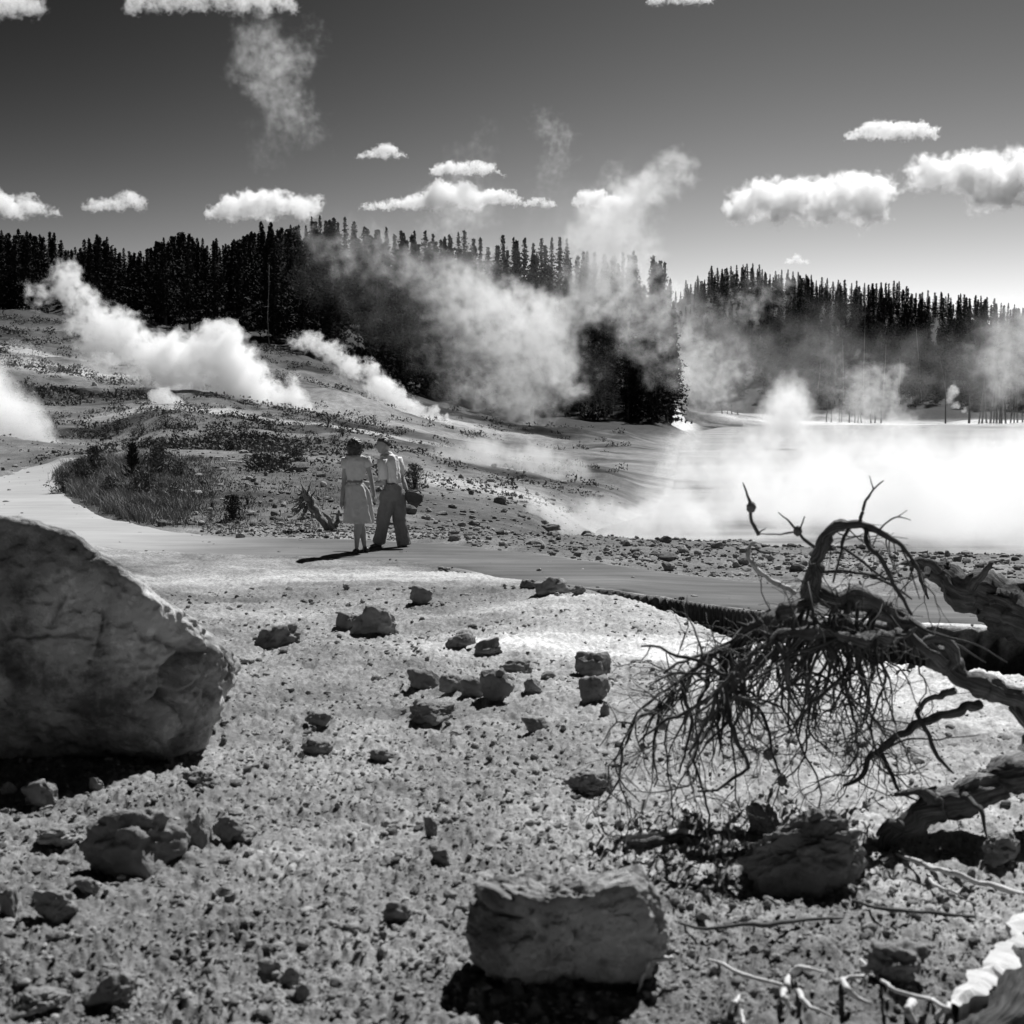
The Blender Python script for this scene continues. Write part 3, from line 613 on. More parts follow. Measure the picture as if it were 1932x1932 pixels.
cloud([(238, -6), (300, -22), (400, -30), (480, -26), (540, -12), (556, 2)], 22, 'long cloud strip along the top edge above the steam column', .035)
cloud([(1225, -8), (1290, -24), (1348, -6)], 8, 'small cloud peeping in at the middle of the top edge', .07)
cloud([(668, 294), (700, 283), (722, 270), (745, 274), (770, 294)], 298, 'small lone flat based cloud above the middle of the left wood')
cloud([(-60, 362), (0, 362), (30, 375), (55, 367), (85, 382), (118, 402)], 410, 'cloud at the left edge low over the wood', .08)
cloud([(160, 384), (190, 372), (215, 374), (240, 360), (252, 358), (272, 372)], 398, 'small ragged cloud second from the left above the wood', .07)
cloud([(394, 394), (425, 376), (455, 362), (520, 360), (560, 370), (600, 371), (606, 392)], 414, 'broad white cloud touching the treetops of the left wood', .10)
cloud([(814, 318), (845, 303), (880, 304), (918, 304), (938, 318), (952, 328)], 331, 'flat white cloud above the long bright one in the middle')
cloud([(680, 386), (730, 377), (780, 368), (830, 345), (880, 340), (905, 360), (918, 380)], 396, 'long bright cloud low in the middle of the sky')
cloud([(895, 368), (930, 354), (965, 362), (988, 376)], 386, 'cloudlet touching the right end of the long bright cloud')
cloud([(988, 384), (1010, 372), (1035, 374), (1050, 384)], 389, 'tiny flat cloud left of the tall drifting steam')
cloud([(1086, 372), (1105, 358), (1135, 352), (1150, 368), (1175, 362), (1198, 378)], 392, 'crisp small cloud beside the tall drifting steam')
cloud([(1588, 262), (1612, 240), (1655, 226), (1700, 232), (1735, 228), (1768, 244)], 263, 'long thin cloud highest of the three at right')
cloud([(1382, 366), (1420, 350), (1480, 340), (1550, 326), (1620, 326), (1660, 330), (1690, 326), (1705, 340)], 418, 'wide puffy cloud with a grey hollow over the right wood', .10, gaps=[(1475, 1600, 366, 392), (1382, 1400, 380, 420), (1690, 1710, 345, 420)])
cloud([(1706, 330), (1735, 300), (1790, 288), (1845, 294), (1890, 280), (1932, 290), (1990, 300)], 388, 'big puffy cloud cut by the right edge', .10, gaps=[(1700, 1830, 362, 400), (1780, 1960, 344, 360)])
cloud([(1482, 492), (1503, 480), (1528, 494)], 498, 'tiny cloud just over the left end of the right wood')
# ------------------------------------------------------------------ rocks
def soft_poly(dirs, normals, hs, p=14):
    N = np.asarray(normals, float); N /= np.linalg.norm(N, axis=1)[:, None]
    q = np.maximum(0, dirs @ N.T / np.asarray(hs)[None, :])
    return (q ** p).sum(1) ** (-1 / p)
def rock_extra(g, tc, x):
    pits = g.n('ShaderNodeTexVoronoi'); pits.inputs['Scale'].default_value = 9; g.l(tc, pits.inputs['Vector'])
    x = g.math('MULTIPLY', x, g.mapr(pits.outputs['Distance'], 0.05, 0.2, 0.55, 1.0))
    return g.math('MULTIPLY', x, g.mapr(g.noise(tc, 1.4, 5, .6), .45, .62, 0.8, 1.35))
M_ROCK = surf_mat('weathered_rock', 0.19, 0.36, 4.5, 8, 0.8, 22, 0.92, 0.15, rock_extra)
def boulder_extra(g, tc, x):
    x = rock_extra(g, tc, x); n = g.noise(tc, 3.2, 8, .68); x = g.math('MULTIPLY', x, g.mapr(n, .38, .5, .5, 1.0))
    return g.math('MULTIPLY', x, g.mapr(g.noise(tc, 16, 6, .7), .52, .62, 1.0, 1.3))
M_BOULDER = surf_mat('lichened_boulder', 0.21, 0.38, 3.0, 8, 1.0, 20, 0.92, 0.15, boulder_extra)
M_DARKROCK = surf_mat('dark_lava_rock', 0.13, 0.27, 5, 8, 0.8, 22, 0.92, 0.15)
M_PALEROCK = surf_mat('pale_sinter_rock', 0.36, 0.55, 5, 8, 0.6, 22, 0.92, 0.1)
RMAT = {'r': M_ROCK, 'd': M_DARKROCK, 'p': M_PALEROCK}
rr = np.random.default_rng(21)
def rock(u, v, wpx, hpx, label, seed, mat='r', sub=4, rot=0.0, tilt=0.0, depth=0.85, name='rock', rough=1.0, sink=0.26, Y=None, zoff=0.0):
    """u, v: foot of the rock in the photo (middle of its lower edge); wpx, hpx: its size there"""
    p = hit(u, v) if Y is None else at(u, v, Y)
    px = p.y / FL; w_, h_ = wpx * px, hpx * px
    r = np.random.default_rng(seed); d, F = ICO[sub]
    n = r.normal(0, 1, (15, 3)); n[:, 2] *= .8
    n = np.concatenate([n, [[r.normal(0, .3), .2, 1], [0, 0, -1], [.7, -.5, .5 * r.random()]]])
    hs = r.uniform(.72, 1.05, len(n))
    V = d * soft_poly(d, n, hs, 16)[:, None]
    V += d * (0.20 * fbm(*(d.T * 1.6 + seed), 3, seed) + 0.09 * rough * fbm(*(d.T * 4.5 + seed), 5, seed + 3, .62) - 0.06 * np.abs(vnoise(*(d.T * 3.0 + seed + 5), seed + 8)))[:, None]
    V = (V - (V.max(0) + V.min(0)) / 2) / (V.max(0) - V.min(0))
    V *= [w_, w_ * depth, h_ * (1 + sink)]
    c, s = math.cos(tilt), math.sin(tilt); V = V @ np.array([[c, 0, -s], [0, 1, 0], [s, 0, c]])
    c, s = math.cos(rot), math.sin(rot); V = V @ np.array([[c, s, 0], [-s, c, 0], [0, 0, 1]])
    V[:, 2] -= V[:, 2].min()
    o = mesh_np(name, V, F, RMAT[mat]); o.location = (p.x, p.y + w_ * depth * .42, p.z - h_ * sink * .9 + zoff)
    return tag(o, label, 'rock', 'loose rocks')
ROCKS = [
 # u, v, w, h, mat, seed, label
 (178, 1492, 30, 26, 'r', 1, 'small pale upright stone under the big boulder, left of the flat wedge'),
 (372, 1484, 74, 26, 'd', 2, 'flat wedge of stone at the right foot of the big boulder'),
 (70, 1525, 66, 52, 'r', 3, 'blocky stone in front of the big boulder near the left edge'),
 (12, 1500, 32, 24, 'p', 4, 'pale small stone at the left edge just below the big boulder'),
 (105, 1602, 100, 36, 'r', 5, 'long low slab leaning against the left end of the flat oval boulder'),
 (238, 1655, 215, 112, 'd', 6, 'flat oval dark boulder lowest left below the big boulder'),
 (372, 1600, 58, 66, 'r', 7, 'rounded knobbly stone touching the right end of the flat oval boulder'),
 (428, 1590, 62, 48, 'd', 8, 'jagged dark stone right of the rounded knobbly stone'),
 (455, 1592, 52, 18, 'd', 9, 'low dark stone chip trailing off right of the jagged dark stone'),
 (160, 1688, 52, 28, 'r', 10, 'small grey stone in front of the flat oval boulder'),
 (12, 1730, 40, 60, 'd', 11, 'dark stone at the left edge below the flat oval boulder'),
 (100, 1740, 90, 60, 'r', 12, 'rough clump of stone low at left above the dark hollow'),
 (195, 1905, 110, 60, 'd', 13, 'black broken rock at the bottom left'),
 (60, 1925, 130, 40, 'r', 14, 'low rough rock cut by the bottom left corner'),
 (748, 1742, 62, 38, 'd', 15, 'dark stone alone left of the flat topped boulder'),
 (505, 1845, 46, 30, 'r', 16, 'rounded stone near the bottom, left of a similar one'),
 (545, 1860, 46, 40, 'r', 17, 'rounded stone near the bottom, right of a similar one'),
 (570, 1890, 34, 34, 'd', 18, 'small dark block below the two rounded stones at the bottom'),
 (812, 1580, 28, 40, 'd', 19, 'small upright dark stone in open gravel above the flat topped boulder'),
 (832, 1632, 34, 28, 'd', 20, 'small round dark stone just above left of the flat topped boulder'),
 (1112, 1502, 98, 42, 'd', 21, 'dark pointed rock left of the hanging twigs'),
 (720, 1438, 48, 22, 'd', 22, 'small dark stone in the middle gravel, right of a low pointed one'),
 (596, 1425, 64, 28, 'd', 23, 'low pointed dark stone right of the big boulder'),
 (600, 1370, 56, 24, 'd', 24, 'low split dark stone above the low pointed one'),
 (812, 1368, 92, 42, 'd', 25, 'wide dark crumbling rock below the row of four rocks'),
 (1008, 1382, 56, 26, 'd', 26, 'small dark stone below right of the row of four rocks'),
 (802, 1300, 66, 38, 'd', 27, 'first and leftmost dark rock of the row of four'),
 (850, 1308, 50, 34, 'r', 28, 'grey rock second in the row of four'),
 (898, 1318, 66, 38, 'd', 29, 'smooth dark rock third in the row of four'),
 (938, 1325, 70, 62, 'd', 30, 'tall double rock at the right end of the row of four'),
 (1010, 1308, 50, 28, 'r', 31, 'small oval rock with a pale top right of the row of four'),
 (1120, 1278, 72, 46, 'd', 32, 'dark round rock at the edge of the white flat, upper of two'),
 (1122, 1326, 66, 48, 'd', 33, 'dark lobed rock just below the round rock by the white flat'),
 (1143, 1350, 20, 30, 'd', 34, 'narrow dark stone at the foot of the lobed rock'),
 (868, 1226, 60, 30, 'd', 35, 'dark rock at the left end of the pair above the row of four'),
 (918, 1236, 56, 30, 'd', 36, 'dark sloping rock at the right end of the pair above the row of four'),
 (655, 1188, 52, 32, 'd', 37, 'dark stone leaning on the left side of the sloping hump rock'),
 (705, 1198, 92, 54, 'r', 38, 'sloping hump shaped rock below the couple'),
 (518, 1222, 94, 40, 'd', 39, 'long low dark rock right of the top of the big boulder'),
 (794, 1142, 46, 38, 'r', 40, 'diamond shaped grey rock lying alone below the path'),
 (1040, 1122, 72, 32, 'r', 41, 'flat slab at the near edge of the path where the ditch begins'),
 (1090, 1122, 34, 16, 'd', 42, 'small dark stone just right of the slab at the path edge'),
 (1000, 1110, 40, 16, 'd', 43, 'small dark stone just left of the slab at the path edge'),
 (975, 1268, 60, 22, 'd', 44, 'low dark stone halfway between the row of four and the sloping pair'),
 (1820, 1224, 22, 12, 'd', 45, 'small dark stone on the white flat at right'),
 (1897, 1634, 90, 56, 'r', 46, 'grey angular rock at the right edge under the thick limb'),
 (1716, 1860, 150, 66, 'd', 47, 'smooth dark slab among the pale twigs at the bottom right'),
 (1870, 1028, 34, 12, 'd', 48, 'flat stone on the skyline of the far bank at right'),
 (1035, 1004, 50, 12, 'd', 49, 'low dark stone on the far verge by the pool steam'),
 (895, 992, 24, 10, 'd', 50, 'small dark stone on the slope right of the man'),
 (330, 938, 34, 20, 'p', 51, 'white stone on the weedy bank below the dark sapling'),
 (178, 728, 12, 8, 'p', 52, 'white stone high on the left hillside'),
]
for (u, v, a_, b_, mm, sd, lab) in ROCKS:
    rock(u, v, a_, b_, lab, sd, mm, sub=5 if a_ > 85 else 4, rot=rr.uniform(-.4, .4), tilt=rr.uniform(-.15, .15), depth=rr.uniform(.6, .95))
# the dark rock under the dead tree and its knob
rock(1535, 1690, 290, 150, 'big dark rock in the shade under the dead tree', 61, 'd', sub=6, rot=.1, tilt=-.12, depth=.6, name='boulder')
rock(1445, 1580, 66, 60, 'dark knob of rock on the left shoulder of the shaded rock', 62, 'd', sub=5, depth=.8)

def groove(X, Z, pts, width, depthv, seed):
    """depth of a crack that follows pts on the front face"""
    P = np.array(pts, float); n = len(P); best = np.full(X.shape, 9.0); wob = 0.02 * vnoise(X * 9, Z * 9, X * 0, seed)
    for i in range(n - 1):
        a_, b_ = P[i], P[i + 1]; d = b_ - a_; t_ = np.clip(((X - a_[0]) * d[0] + (Z - a_[1]) * d[1]) / (d @ d), 0, 1)
        best = np.minimum(best, np.hypot(X + wob - a_[0] - t_ * d[0], Z + wob - a_[1] - t_ * d[1]))
    return depthv * np.exp(-(best / width) ** 2)
D7 = None
bm = bmesh.new(); bmesh.ops.create_icosphere(bm, subdivisions=7, radius=1.0)
D7 = np.array([v.co[:] for v in bm.verts]); F7 = np.array([[v.index for v in f.verts] for f in bm.faces]); bm.free(); D7 /= np.linalg.norm(D7, axis=1)[:, None]
def big(cu, cv, Yf, planes, name, label, sq, seed, mat, grooves=(), p=20, amp=1.0, zdrop=0.0):
    s = Yf / FL
    V = D7 * (soft_poly(D7 / np.array([sq, 1, 1]), [a_[0] for a_ in planes], [a_[1] for a_ in planes], p)[:, None]) 
    V = V / np.array([sq, 1, 1]) * s
    n = V / np.linalg.norm(V, axis=1)[:, None]
    X, Y_, Z = V.T
    disp = amp * (0.035 * fbm(X * 2.6, Y_ * 2.6, Z * 2.6, 3, seed) + 0.022 * fbm(X * 7, Y_ * 7, Z * 7, 5, seed + 5, .62) - 0.05 * np.clip(vnoise(X * 13, Y_ * 13, Z * 13, seed + 40) - .42, 0, 1) - 0.03 * np.clip(vnoise(X * 27, Y_ * 27, Z * 27, seed + 41) - .4, 0, 1) + 0.004 * fbm(X * 34, Y_ * 34, Z * 34, 3, seed + 9, .6))
    ridge = np.abs(vnoise(X * 3.1, Y_ * 3.1, Z * 4.0, seed + 20)); disp -= amp * 0.02 * np.exp(-(ridge / .06) ** 2)
    for pts, wd, dp in grooves:
        disp -= groove(X, Z, [((a_ - cu) * s, (cv - b_) * s) for a_, b_ in pts], wd, dp, seed) * (Y_ < 0)
    V = V + n * disp[:, None]
    c = at(cu, cv, Yf)
    o = mesh_np(name, V, F7, mat); yc = c.y
    o.location = (c.x, yc, c.z - zdrop)
    return tag(o, label, 'boulder', 'boulders')
big(130, 1228, 6.55, [((.1, .32, .95), 213), ((.57, .28, .80), 175), ((1, .1, .05), 297), ((.84, .1, -.54), 305), ((.15, .1, -1), 228), ((-1, 0, .2), 620), ((0, -1, .18), 185), ((-.1, -.72, -.70), 170), ((.74, -.67, .05), 255), ((0, 1, .1), 230), ((.4, .8, .45), 250), ((-.5, -.1, .9), 330), ((.6, -.6, -.5), 265)],
    'boulder', 'huge cracked boulder filling the left edge of the foreground', .52, 71, M_BOULDER,
    [([(175, 1095), (140, 1170), (128, 1250)], .012, .05), ([(255, 1120), (250, 1180), (235, 1210)], .012, .05), ([(345, 1290), (355, 1240), (385, 1215)], .022, .08), ([(345, 1290), (370, 1320), (372, 1335)], .014, .06), ([(180, 1340), (200, 1318), (240, 1300)], .01, .04), ([(20, 1262), (55, 1290)], .012, .03), ([(310, 1150), (360, 1195), (400, 1215)], .014, .035)])
big(1065, 1752, 3.80, [((-.05, .10, 1), 122), ((-1, .05, .02), 200), ((1, .05, .12), 204), ((.78, .1, .55), 190), ((-.75, .1, .62), 203), ((.15, -1, .02), 98), ((-.55, -.82, .1), 160), ((.7, -.7, .1), 175), ((0, -.72, -.7), 108), ((0, 0, -1), 125), ((.7, -.4, -.6), 165), ((-.7, -.4, -.6), 165), ((0, 1, .1), 85), ((.6, .8, .1), 165), ((-.6, .8, .1), 165), ((.5, -.3, .9), 190)],
    'boulder', 'flat topped boulder front and centre, lit on top and black beneath', .85, 72, M_BOULDER, [([(900, 1668), (960, 1662), (1020, 1668)], .006, .02), ([(1085, 1700), (1075, 1760), (1090, 1830)], .008, .015)], p=13, amp=1.0, zdrop=.02)

# ------------------------------------------------------------------ loose gravel
N = 34000
v_ = rr.uniform(1062, 1990, N); u_ = rr.uniform(-60, 1990, N); Yg = 1.62 * FL / (v_ - 765); xg = (u_ - CX) / FL * Yg
px_ = np.minimum(rr.lognormal(math.log(3.7), .62, N), 24) * np.interp(v_, [1060, 1200, 1500, 1950], [.75, .85, 1.0, 1.25])
siz = np.maximum(px_ * Yg / FL, .006)
pmv = _sample(pm, xg, Yg); dtv = _sample(ditch, xg, Yg)
cl = fbm(xg * .9, Yg * .9, xg * 0, 3, 91)
keep = (pmv > 1.08) & (cl + rr.uniform(-.9, .9, N) > -.35) & (_sample(tone, xg, Yg) < .45 + .25 * (rr.random(N) < .15))
xg, Yg, siz = xg[keep], Yg[keep], siz[keep]
# verge beyond the path
nv = 3500; uv = rr.uniform(830, 1990, nv); Yv = rr.uniform(17, 24, nv); xv = (uv - CX) / FL * Yv; kv = _sample(pm, xv, Yv) > 1.08
nw = 1200; uw = rr.uniform(380, 840, nw); Yw = rr.uniform(22, 24.5, nw); xw = (uw - CX) / FL * Yw; kw_ = _sample(pm, xw, Yw) > 1.08
nb = 3600; ub = rr.uniform(-80, 1180, nb); Yb_ = 24 * (52 / 24) ** rr.random(nb); xb = (ub - CX) / FL * Yb_; kb = (_sample(pm, xb, Yb_) > 1.08) & (_sample(H, xb, Yb_) > LAKE_Z + .2)
xg = np.concatenate([xb[kb], xg, xv[kv], xw[kw_]]); Yg = np.concatenate([Yb_[kb], Yg]); siz = np.concatenate([rr.lognormal(math.log(.05), .6, kb.sum()), siz])
xg = np.concatenate([xg]); Yg = np.concatenate([Yg, Yv[kv], Yw[kw_]]); siz = np.concatenate([siz, rr.lognormal(math.log(.04), .5, kv.sum()), rr.lognormal(math.log(.035), .4, kw_.sum())])
ip = rr.integers(0, len(tn), 420); fp = rr.beta(.7, .7, 420); xp_ = Lx[ip] * (1 - fp[:, None]) + Rx[ip] * fp[:, None]
xg = np.concatenate([xg, xp_[:, 0]]); Yg = np.concatenate([Yg, xp_[:, 1]]); siz = np.concatenate([siz, rr.lognormal(math.log(.028), .5, 420)])
zg = _sample(H, xg, Yg)
VV, FF, nn = [], [], 0
forms = []
for k in range(16):
    r = np.random.default_rng(900 + k); sub = 1 if k < 8 else 2; d, F = ICO[sub]
    n = r.normal(0, 1, (10, 3)); Vr = d * np.clip(soft_poly(d, n, r.uniform(.6, 1.0, 10), 14), .3, 1.4)[:, None]; forms.append((Vr, F))
for i in range(len(xg)):
    k = int(rr.integers(0, 8)) + (8 if siz[i] * FL / Yg[i] > 9 else 0); Vr, F = forms[k]
    an = rr.uniform(0, 6.28); c, s = math.cos(an), math.sin(an); sc_ = siz[i] * .5 * np.array([rr.uniform(.8, 1.4), rr.uniform(.7, 1.2), rr.uniform(.45, .95)])
    q = Vr * sc_; q = np.stack([q[:, 0] * c - q[:, 1] * s + xg[i], q[:, 0] * s + q[:, 1] * c + Yg[i], q[:, 2] + zg[i] + sc_[2] * .45], -1)
    VV.append(q); FF.append(F + nn); nn += len(q)
M_GRAVEL = surf_mat('gravel', 0.14, 0.28, 30, 4, 0.5, 90, 0.95, 0.1, None, 0.5)
gv = mesh_np('gravel', np.concatenate(VV), np.concatenate(FF), M_GRAVEL, smooth=False); tag(gv, 'loose cinders and gravel strewn over the foreground', 'gravel', kind='stuff')
# ------------------------------------------------------------------ dead wood in the foreground
def wood_extra(g, tc, x):
    return g.math('MULTIPLY', x, g.mapr(g.noise(tc, 14, 5, .7), .35, .65, .6, 1.35, 'LINEAR'))
def wood_mat(name, lo, hi):
    m, t, out = nodes(name); g = NT(t); at_n = g.n('ShaderNodeAttribute'); at_n.attribute_name = 'grain'
    n1_ = g.noise(at_n.outputs['Vector'], 3.2, 6, .68); tc = g.n('ShaderNodeTexCoord').outputs['Object']; n2_ = g.noise(tc, 7, 5, .6)
    x = g.math('MULTIPLY', g.mapr(n1_, .34, .64, lo, hi, 'LINEAR'), g.mapr(n2_, .35, .65, .7, 1.3, 'LINEAR'))
    b = g.n('ShaderNodeBsdfPrincipled'); b.inputs['Roughness'].default_value = .85; b.inputs['Specular IOR Level'].default_value = .15; g.l(g.grey(x), b.inputs['Base Color'])
    bp = g.n('ShaderNodeBump'); bp.inputs['Strength'].default_value = 1.0; bp.inputs['Distance'].default_value = .022; g.l(n1_, bp.inputs['Height']); g.l(bp.outputs[0], b.inputs['Normal']); g.l(b.outputs[0], out.inputs['Surface']); return m
M_WOOD = wood_mat('grey_dead_wood', .07, .30); M_LOG = wood_mat('dark_log_wood', .03, .12)
M_WOODP = surf_mat('pale_and_sunlit_wood', 0.42, 0.62, 6, 5, 0.6, 45, 0.8, 0.2, bdist=.006)
M_TWIG = surf_mat('dead_twig', 0.05, 0.12, 9, 4, 0, rough=.85, spec=.2, island=.3)
wr = np.random.default_rng(33)
def spline(P, n):
    P = np.array([q[:] for q in P], float); s = np.concatenate([[0], np.cumsum(np.linalg.norm(np.diff(P, axis=0), axis=1))])
    t_ = np.linspace(0, s[-1], n); return pchip(s, P, t_), t_ / s[-1], s / s[-1]
def limb(A, pts, radii, n=None, sides=10, wig=.15, knot=.12, flat=0):
    """pts: (u, v, Y); radii in picture units"""
    W = [at(*q) for q in pts]; R_ = np.array([r_ * q[2] / FL for r_, q in zip(radii, pts)])
    n = n or max(10, 5 * len(pts))
    if sides >= 16: n, sides = n * 2, sides + 8
    P, t_, s_ = spline(W, n); s_len = float(np.linalg.norm(np.diff(P, axis=0), axis=1).sum()); r_ = np.interp(t_, s_, R_)
    k = wr.uniform(0, 99); 
    P = P + np.stack([vnoise(t_ * len(pts) * 2.1 + k, t_ * 0, t_ * 0 + j, 3 + j) for j in range(3)], -1) * r_[:, None] * wig * 2
    r_ = r_ * (1 + knot * vnoise(t_ * len(pts) * 3.3 + k, t_ * 0 + 5, t_ * 0, 9))
    V, Q, T = tube_np(P, r_, sides)
    if sides >= 10:       # gnarled surface
        c = np.repeat(P, sides, 0); nn_ = n * sides; d = V[:nn_] - c; ang = np.tile(np.arange(sides), n); f = 1 + .16 * vnoise(ang * (18 / sides) * 1.5 + k, np.repeat(t_ * len(pts) * 1.2, sides), c[:, 0] * 0, 12) + .16 * fbm(ang * (18 / sides) * 2.6 + k, np.repeat(t_ * len(pts) * 3.0, sides), c[:, 0] * 0 + 4, 4, 15, .65) + .10 * fbm(V[:nn_, 0] * 30, V[:nn_, 1] * 30, V[:nn_, 2] * 30, 3, 15); V[:nn_] = c + d * f[:, None]
    if flat:      # a split slab rather than a round bough
        c = np.repeat(P, sides, 0); nn_ = n * sides; V[:nn_] = c + (V[:nn_] - c) * np.array([flat, flat, .28])
    aa = np.tile(np.arange(sides), n) * 2 * math.pi / sides; al = np.repeat(t_ * s_len, sides); G = np.stack([np.cos(aa) * 1.6, np.sin(aa) * 1.6, al * 2.2 + k], -1); G = np.concatenate([G, G[:1], G[-1:]])
    A.add(V, Q, T, G); return P
def twig(A, start, dirv, L, r0, depth, sag=.25, seed=0, kids=.8):
    r = np.random.default_rng(seed); n = max(5, int(L / .035)); P = [np.array(start, float)]; d = np.array(dirv, float); d /= np.linalg.norm(d)
    for i in range(n):
        d = d + r.normal(0, .27, 3) + np.array([0, 0, -sag * .25]); d /= np.linalg.norm(d); P.append(P[-1] + d * L / n)
    P = np.array(P); rad = np.linspace(r0, max(r0 * .35, .0011), len(P)); A.tube(P, rad, 5 if r0 > .004 else 4)
    if depth > 0:
        for i in range(2, len(P) - 1):
            if r.random() < kids * 3.0 / n + .08:
                dd = P[i] - P[i - 1]; dd /= np.linalg.norm(dd); dd = dd + r.normal(0, .55, 3); twig(A, P[i], dd, L * r.uniform(.3, .62), max(rad[i] * .65, .0014), depth - 1, sag, seed * 7 + i, kids)
base = hit(1665, 1600)
tree = empty('dead_tree', base, 'toppled dead tree at the right with a curtain of hanging twigs', 'dead tree')
def part(A, name, mat, parent=tree):
    o = A.build(name, mat, None); o.parent = parent; o.matrix_parent_inverse = Matrix.Translation(-Vector(parent.location)); return o
Yb = base.y
A = Acc(); limb(A, [(1648, 1632, Yb - .05), (1672, 1590, Yb), (1705, 1556, Yb + .02), (1770, 1518, Yb + .05), (1850, 1490, Yb + .1), (1935, 1455, Yb + .2), (2010, 1425, Yb + .35), (2060, 1385, Yb + .45)], [8, 14, 21, 28, 32, 36, 40, 42], 46, 18, .12)
limb(A, [(1700, 1560, Yb), (1675, 1556, Yb - .05), (1655, 1575, Yb - .1)], [14, 9, 3], 10, 8); limb(A, [(1820, 1500, Yb - .05), (1850, 1530, Yb - .15), (1862, 1580, Yb - .2)], [9, 5, 2], 10, 8)
limb(A, [(1760, 1512, Yb + .02), (1735, 1490, Yb), (1690, 1500, Yb - .05)], [14, 9, 4], 10, 8)
part(A, 'trunk', M_WOOD)
Yl = Yb + .45
A = Acc(); limb(A, [(2065, 1400, Yb + .4), (2010, 1365, Yl), (1945, 1332, Yl), (1885, 1308, Yl), (1820, 1278, Yl + .02), (1778, 1248, Yl + .05), (1745, 1212, Yl + .05), (1700, 1168, Yl + .05), (1640, 1142, Yl), (1560, 1128, Yl)], [30, 24, 21, 20, 21, 22, 19, 17, 18, 18], 60, 18, .12, .2)
limb(A, [(1800, 1262, Yl), (1795, 1222, Yl - .03), (1770, 1205, Yl - .06), (1735, 1215, Yl - .05), (1722, 1240, Yl)], [16, 11, 9, 7, 5], 18, 10); limb(A, [(1780, 1250, Yl - .05), (1745, 1225, Yl - .12), (1715, 1190, Yl - .1)], [12, 9, 6], 14, 10)
limb(A, [(1925, 1335, Yl), (1945, 1375, Yl - .1), (1932, 1420, Yl - .2), (1950, 1470, Yb + .1)], [16, 11, 10, 14], 16, 10)
part(A, 'limb', M_WOOD)
Yc = Yl - .05
# the crown: drooping crest, arch and their forks
A = Acc()
crest = limb(A, [(1720, 1190, Yc), (1660, 1150, Yc), (1590, 1128, Yc), (1520, 1132, Yc), (1460, 1160, Yc), (1400, 1200, Yc), (1340, 1238, Yc), (1285, 1285, Yc - .05), (1225, 1350, Yc - .1)], [14, 16, 19, 18, 14, 9, 6, 4, 1.6], 60, 14, .3, .5)
crest2 = limb(A, [(1735, 1215, Yc + .1), (1660, 1195, Yc + .15), (1580, 1180, Yc + .2), (1500, 1178, Yc + .2), (1430, 1200, Yc + .15), (1370, 1222, Yc + .1)], [12, 15, 17, 13, 8, 4], 40, 12, .3, .5)
crest3 = limb(A, [(1700, 1200, Yc - .2), (1640, 1205, Yc - .3), (1560, 1190, Yc - .35), (1490, 1196, Yc - .35), (1425, 1230, Yc - .4), (1330, 1330, Yc - .5)], [11, 14, 13, 9, 6, 2], 40, 12, .3, .5)
part(A, 'branch', M_WOOD)
A = Acc(); arch = limb(A, [(1528, 1125, Yc), (1535, 1078, Yc - .02), (1545, 1040, Yc - .04), (1563, 1007, Yc - .06), (1590, 991, Yc - .08), (1622, 990, Yc - .1), (1658, 1004, Yc - .12), (1698, 1028, Yc - .14), (1726, 1064, Yc - .14), (1745, 1118, Yc - .1)], [18, 14, 12, 11, 10, 8, 6, 4.5, 3.2, 2], 50, 10, .15, .2)
part(A, 'branch', M_WOOD)
A = Acc()
for pts, rs in [([(1622, 988, Yc - .1), (1631, 955, Yc - .1), (1648, 923, Yc - .12), (1667, 907, Yc - .14)], [4, 3, 2, 1]), ([(1648, 923, Yc - .12), (1640, 898, Yc - .1)], [1.6, .8]),
                ([(1656, 1002, Yc - .12), (1694, 975, Yc - .16), (1718, 981, Yc - .18)], [2, 1.4, .7]), ([(1694, 975, Yc - .16), (1712, 962, Yc - .17)], [1.2, .6]),
                ([(1540, 1034, Yc), (1512, 1010, Yc), (1490, 985, Yc), (1468, 966, Yc)], [4, 3, 2.2, .9]), ([(1508, 1005, Yc), (1518, 974, Yc - .03)], [2, 1]), ([(1505, 1003, Yc), (1470, 1008, Yc + .03), (1434, 1007, Yc + .02)], [2, 1.6, 1]),
                ([(1430, 1008, Yc), (1418, 975, Yc), (1413, 940, Yc), (1402, 910, Yc)], [4, 3.6, 2.8, 1]), ([(1430, 1007, Yc), (1445, 996, Yc - .02)], [1.8, .8]), ([(1424, 1034, Yc), (1440, 1042, Yc), (1462, 1044, Yc)], [3, 2.4, 1.2]),
                ([(1600, 992, Yc - .08), (1590, 1030, Yc - .12), (1580, 1066, Yc - .14), (1572, 1100, Yc - .12)], [4, 3, 2.4, 2]), ([(1630, 992, Yc - .1), (1640, 1028, Yc - .16), (1668, 1062, Yc - .2), (1690, 1110, Yc - .2), (1720, 1160, Yc - .15)], [5, 5, 5, 4, 3]),
                ([(1580, 1030, Yc), (1620, 1054, Yc - .05), (1660, 1086, Yc - .1), (1700, 1100, Yc - .1)], [3, 3, 2.4, 1.5]), ([(1540, 1080, Yc), (1600, 1078, Yc - .1), (1660, 1092, Yc - .1), (1720, 1130, Yc)], [3, 3, 3, 2]), ([(1700, 1030, Yc - .14), (1720, 1080, Yc - .2), (1735, 1130, Yc - .2)], [2, 1.6, 1])]:
    limb(A, pts, rs, None, 6, .3)
part(A, 'branch', M_TWIG)
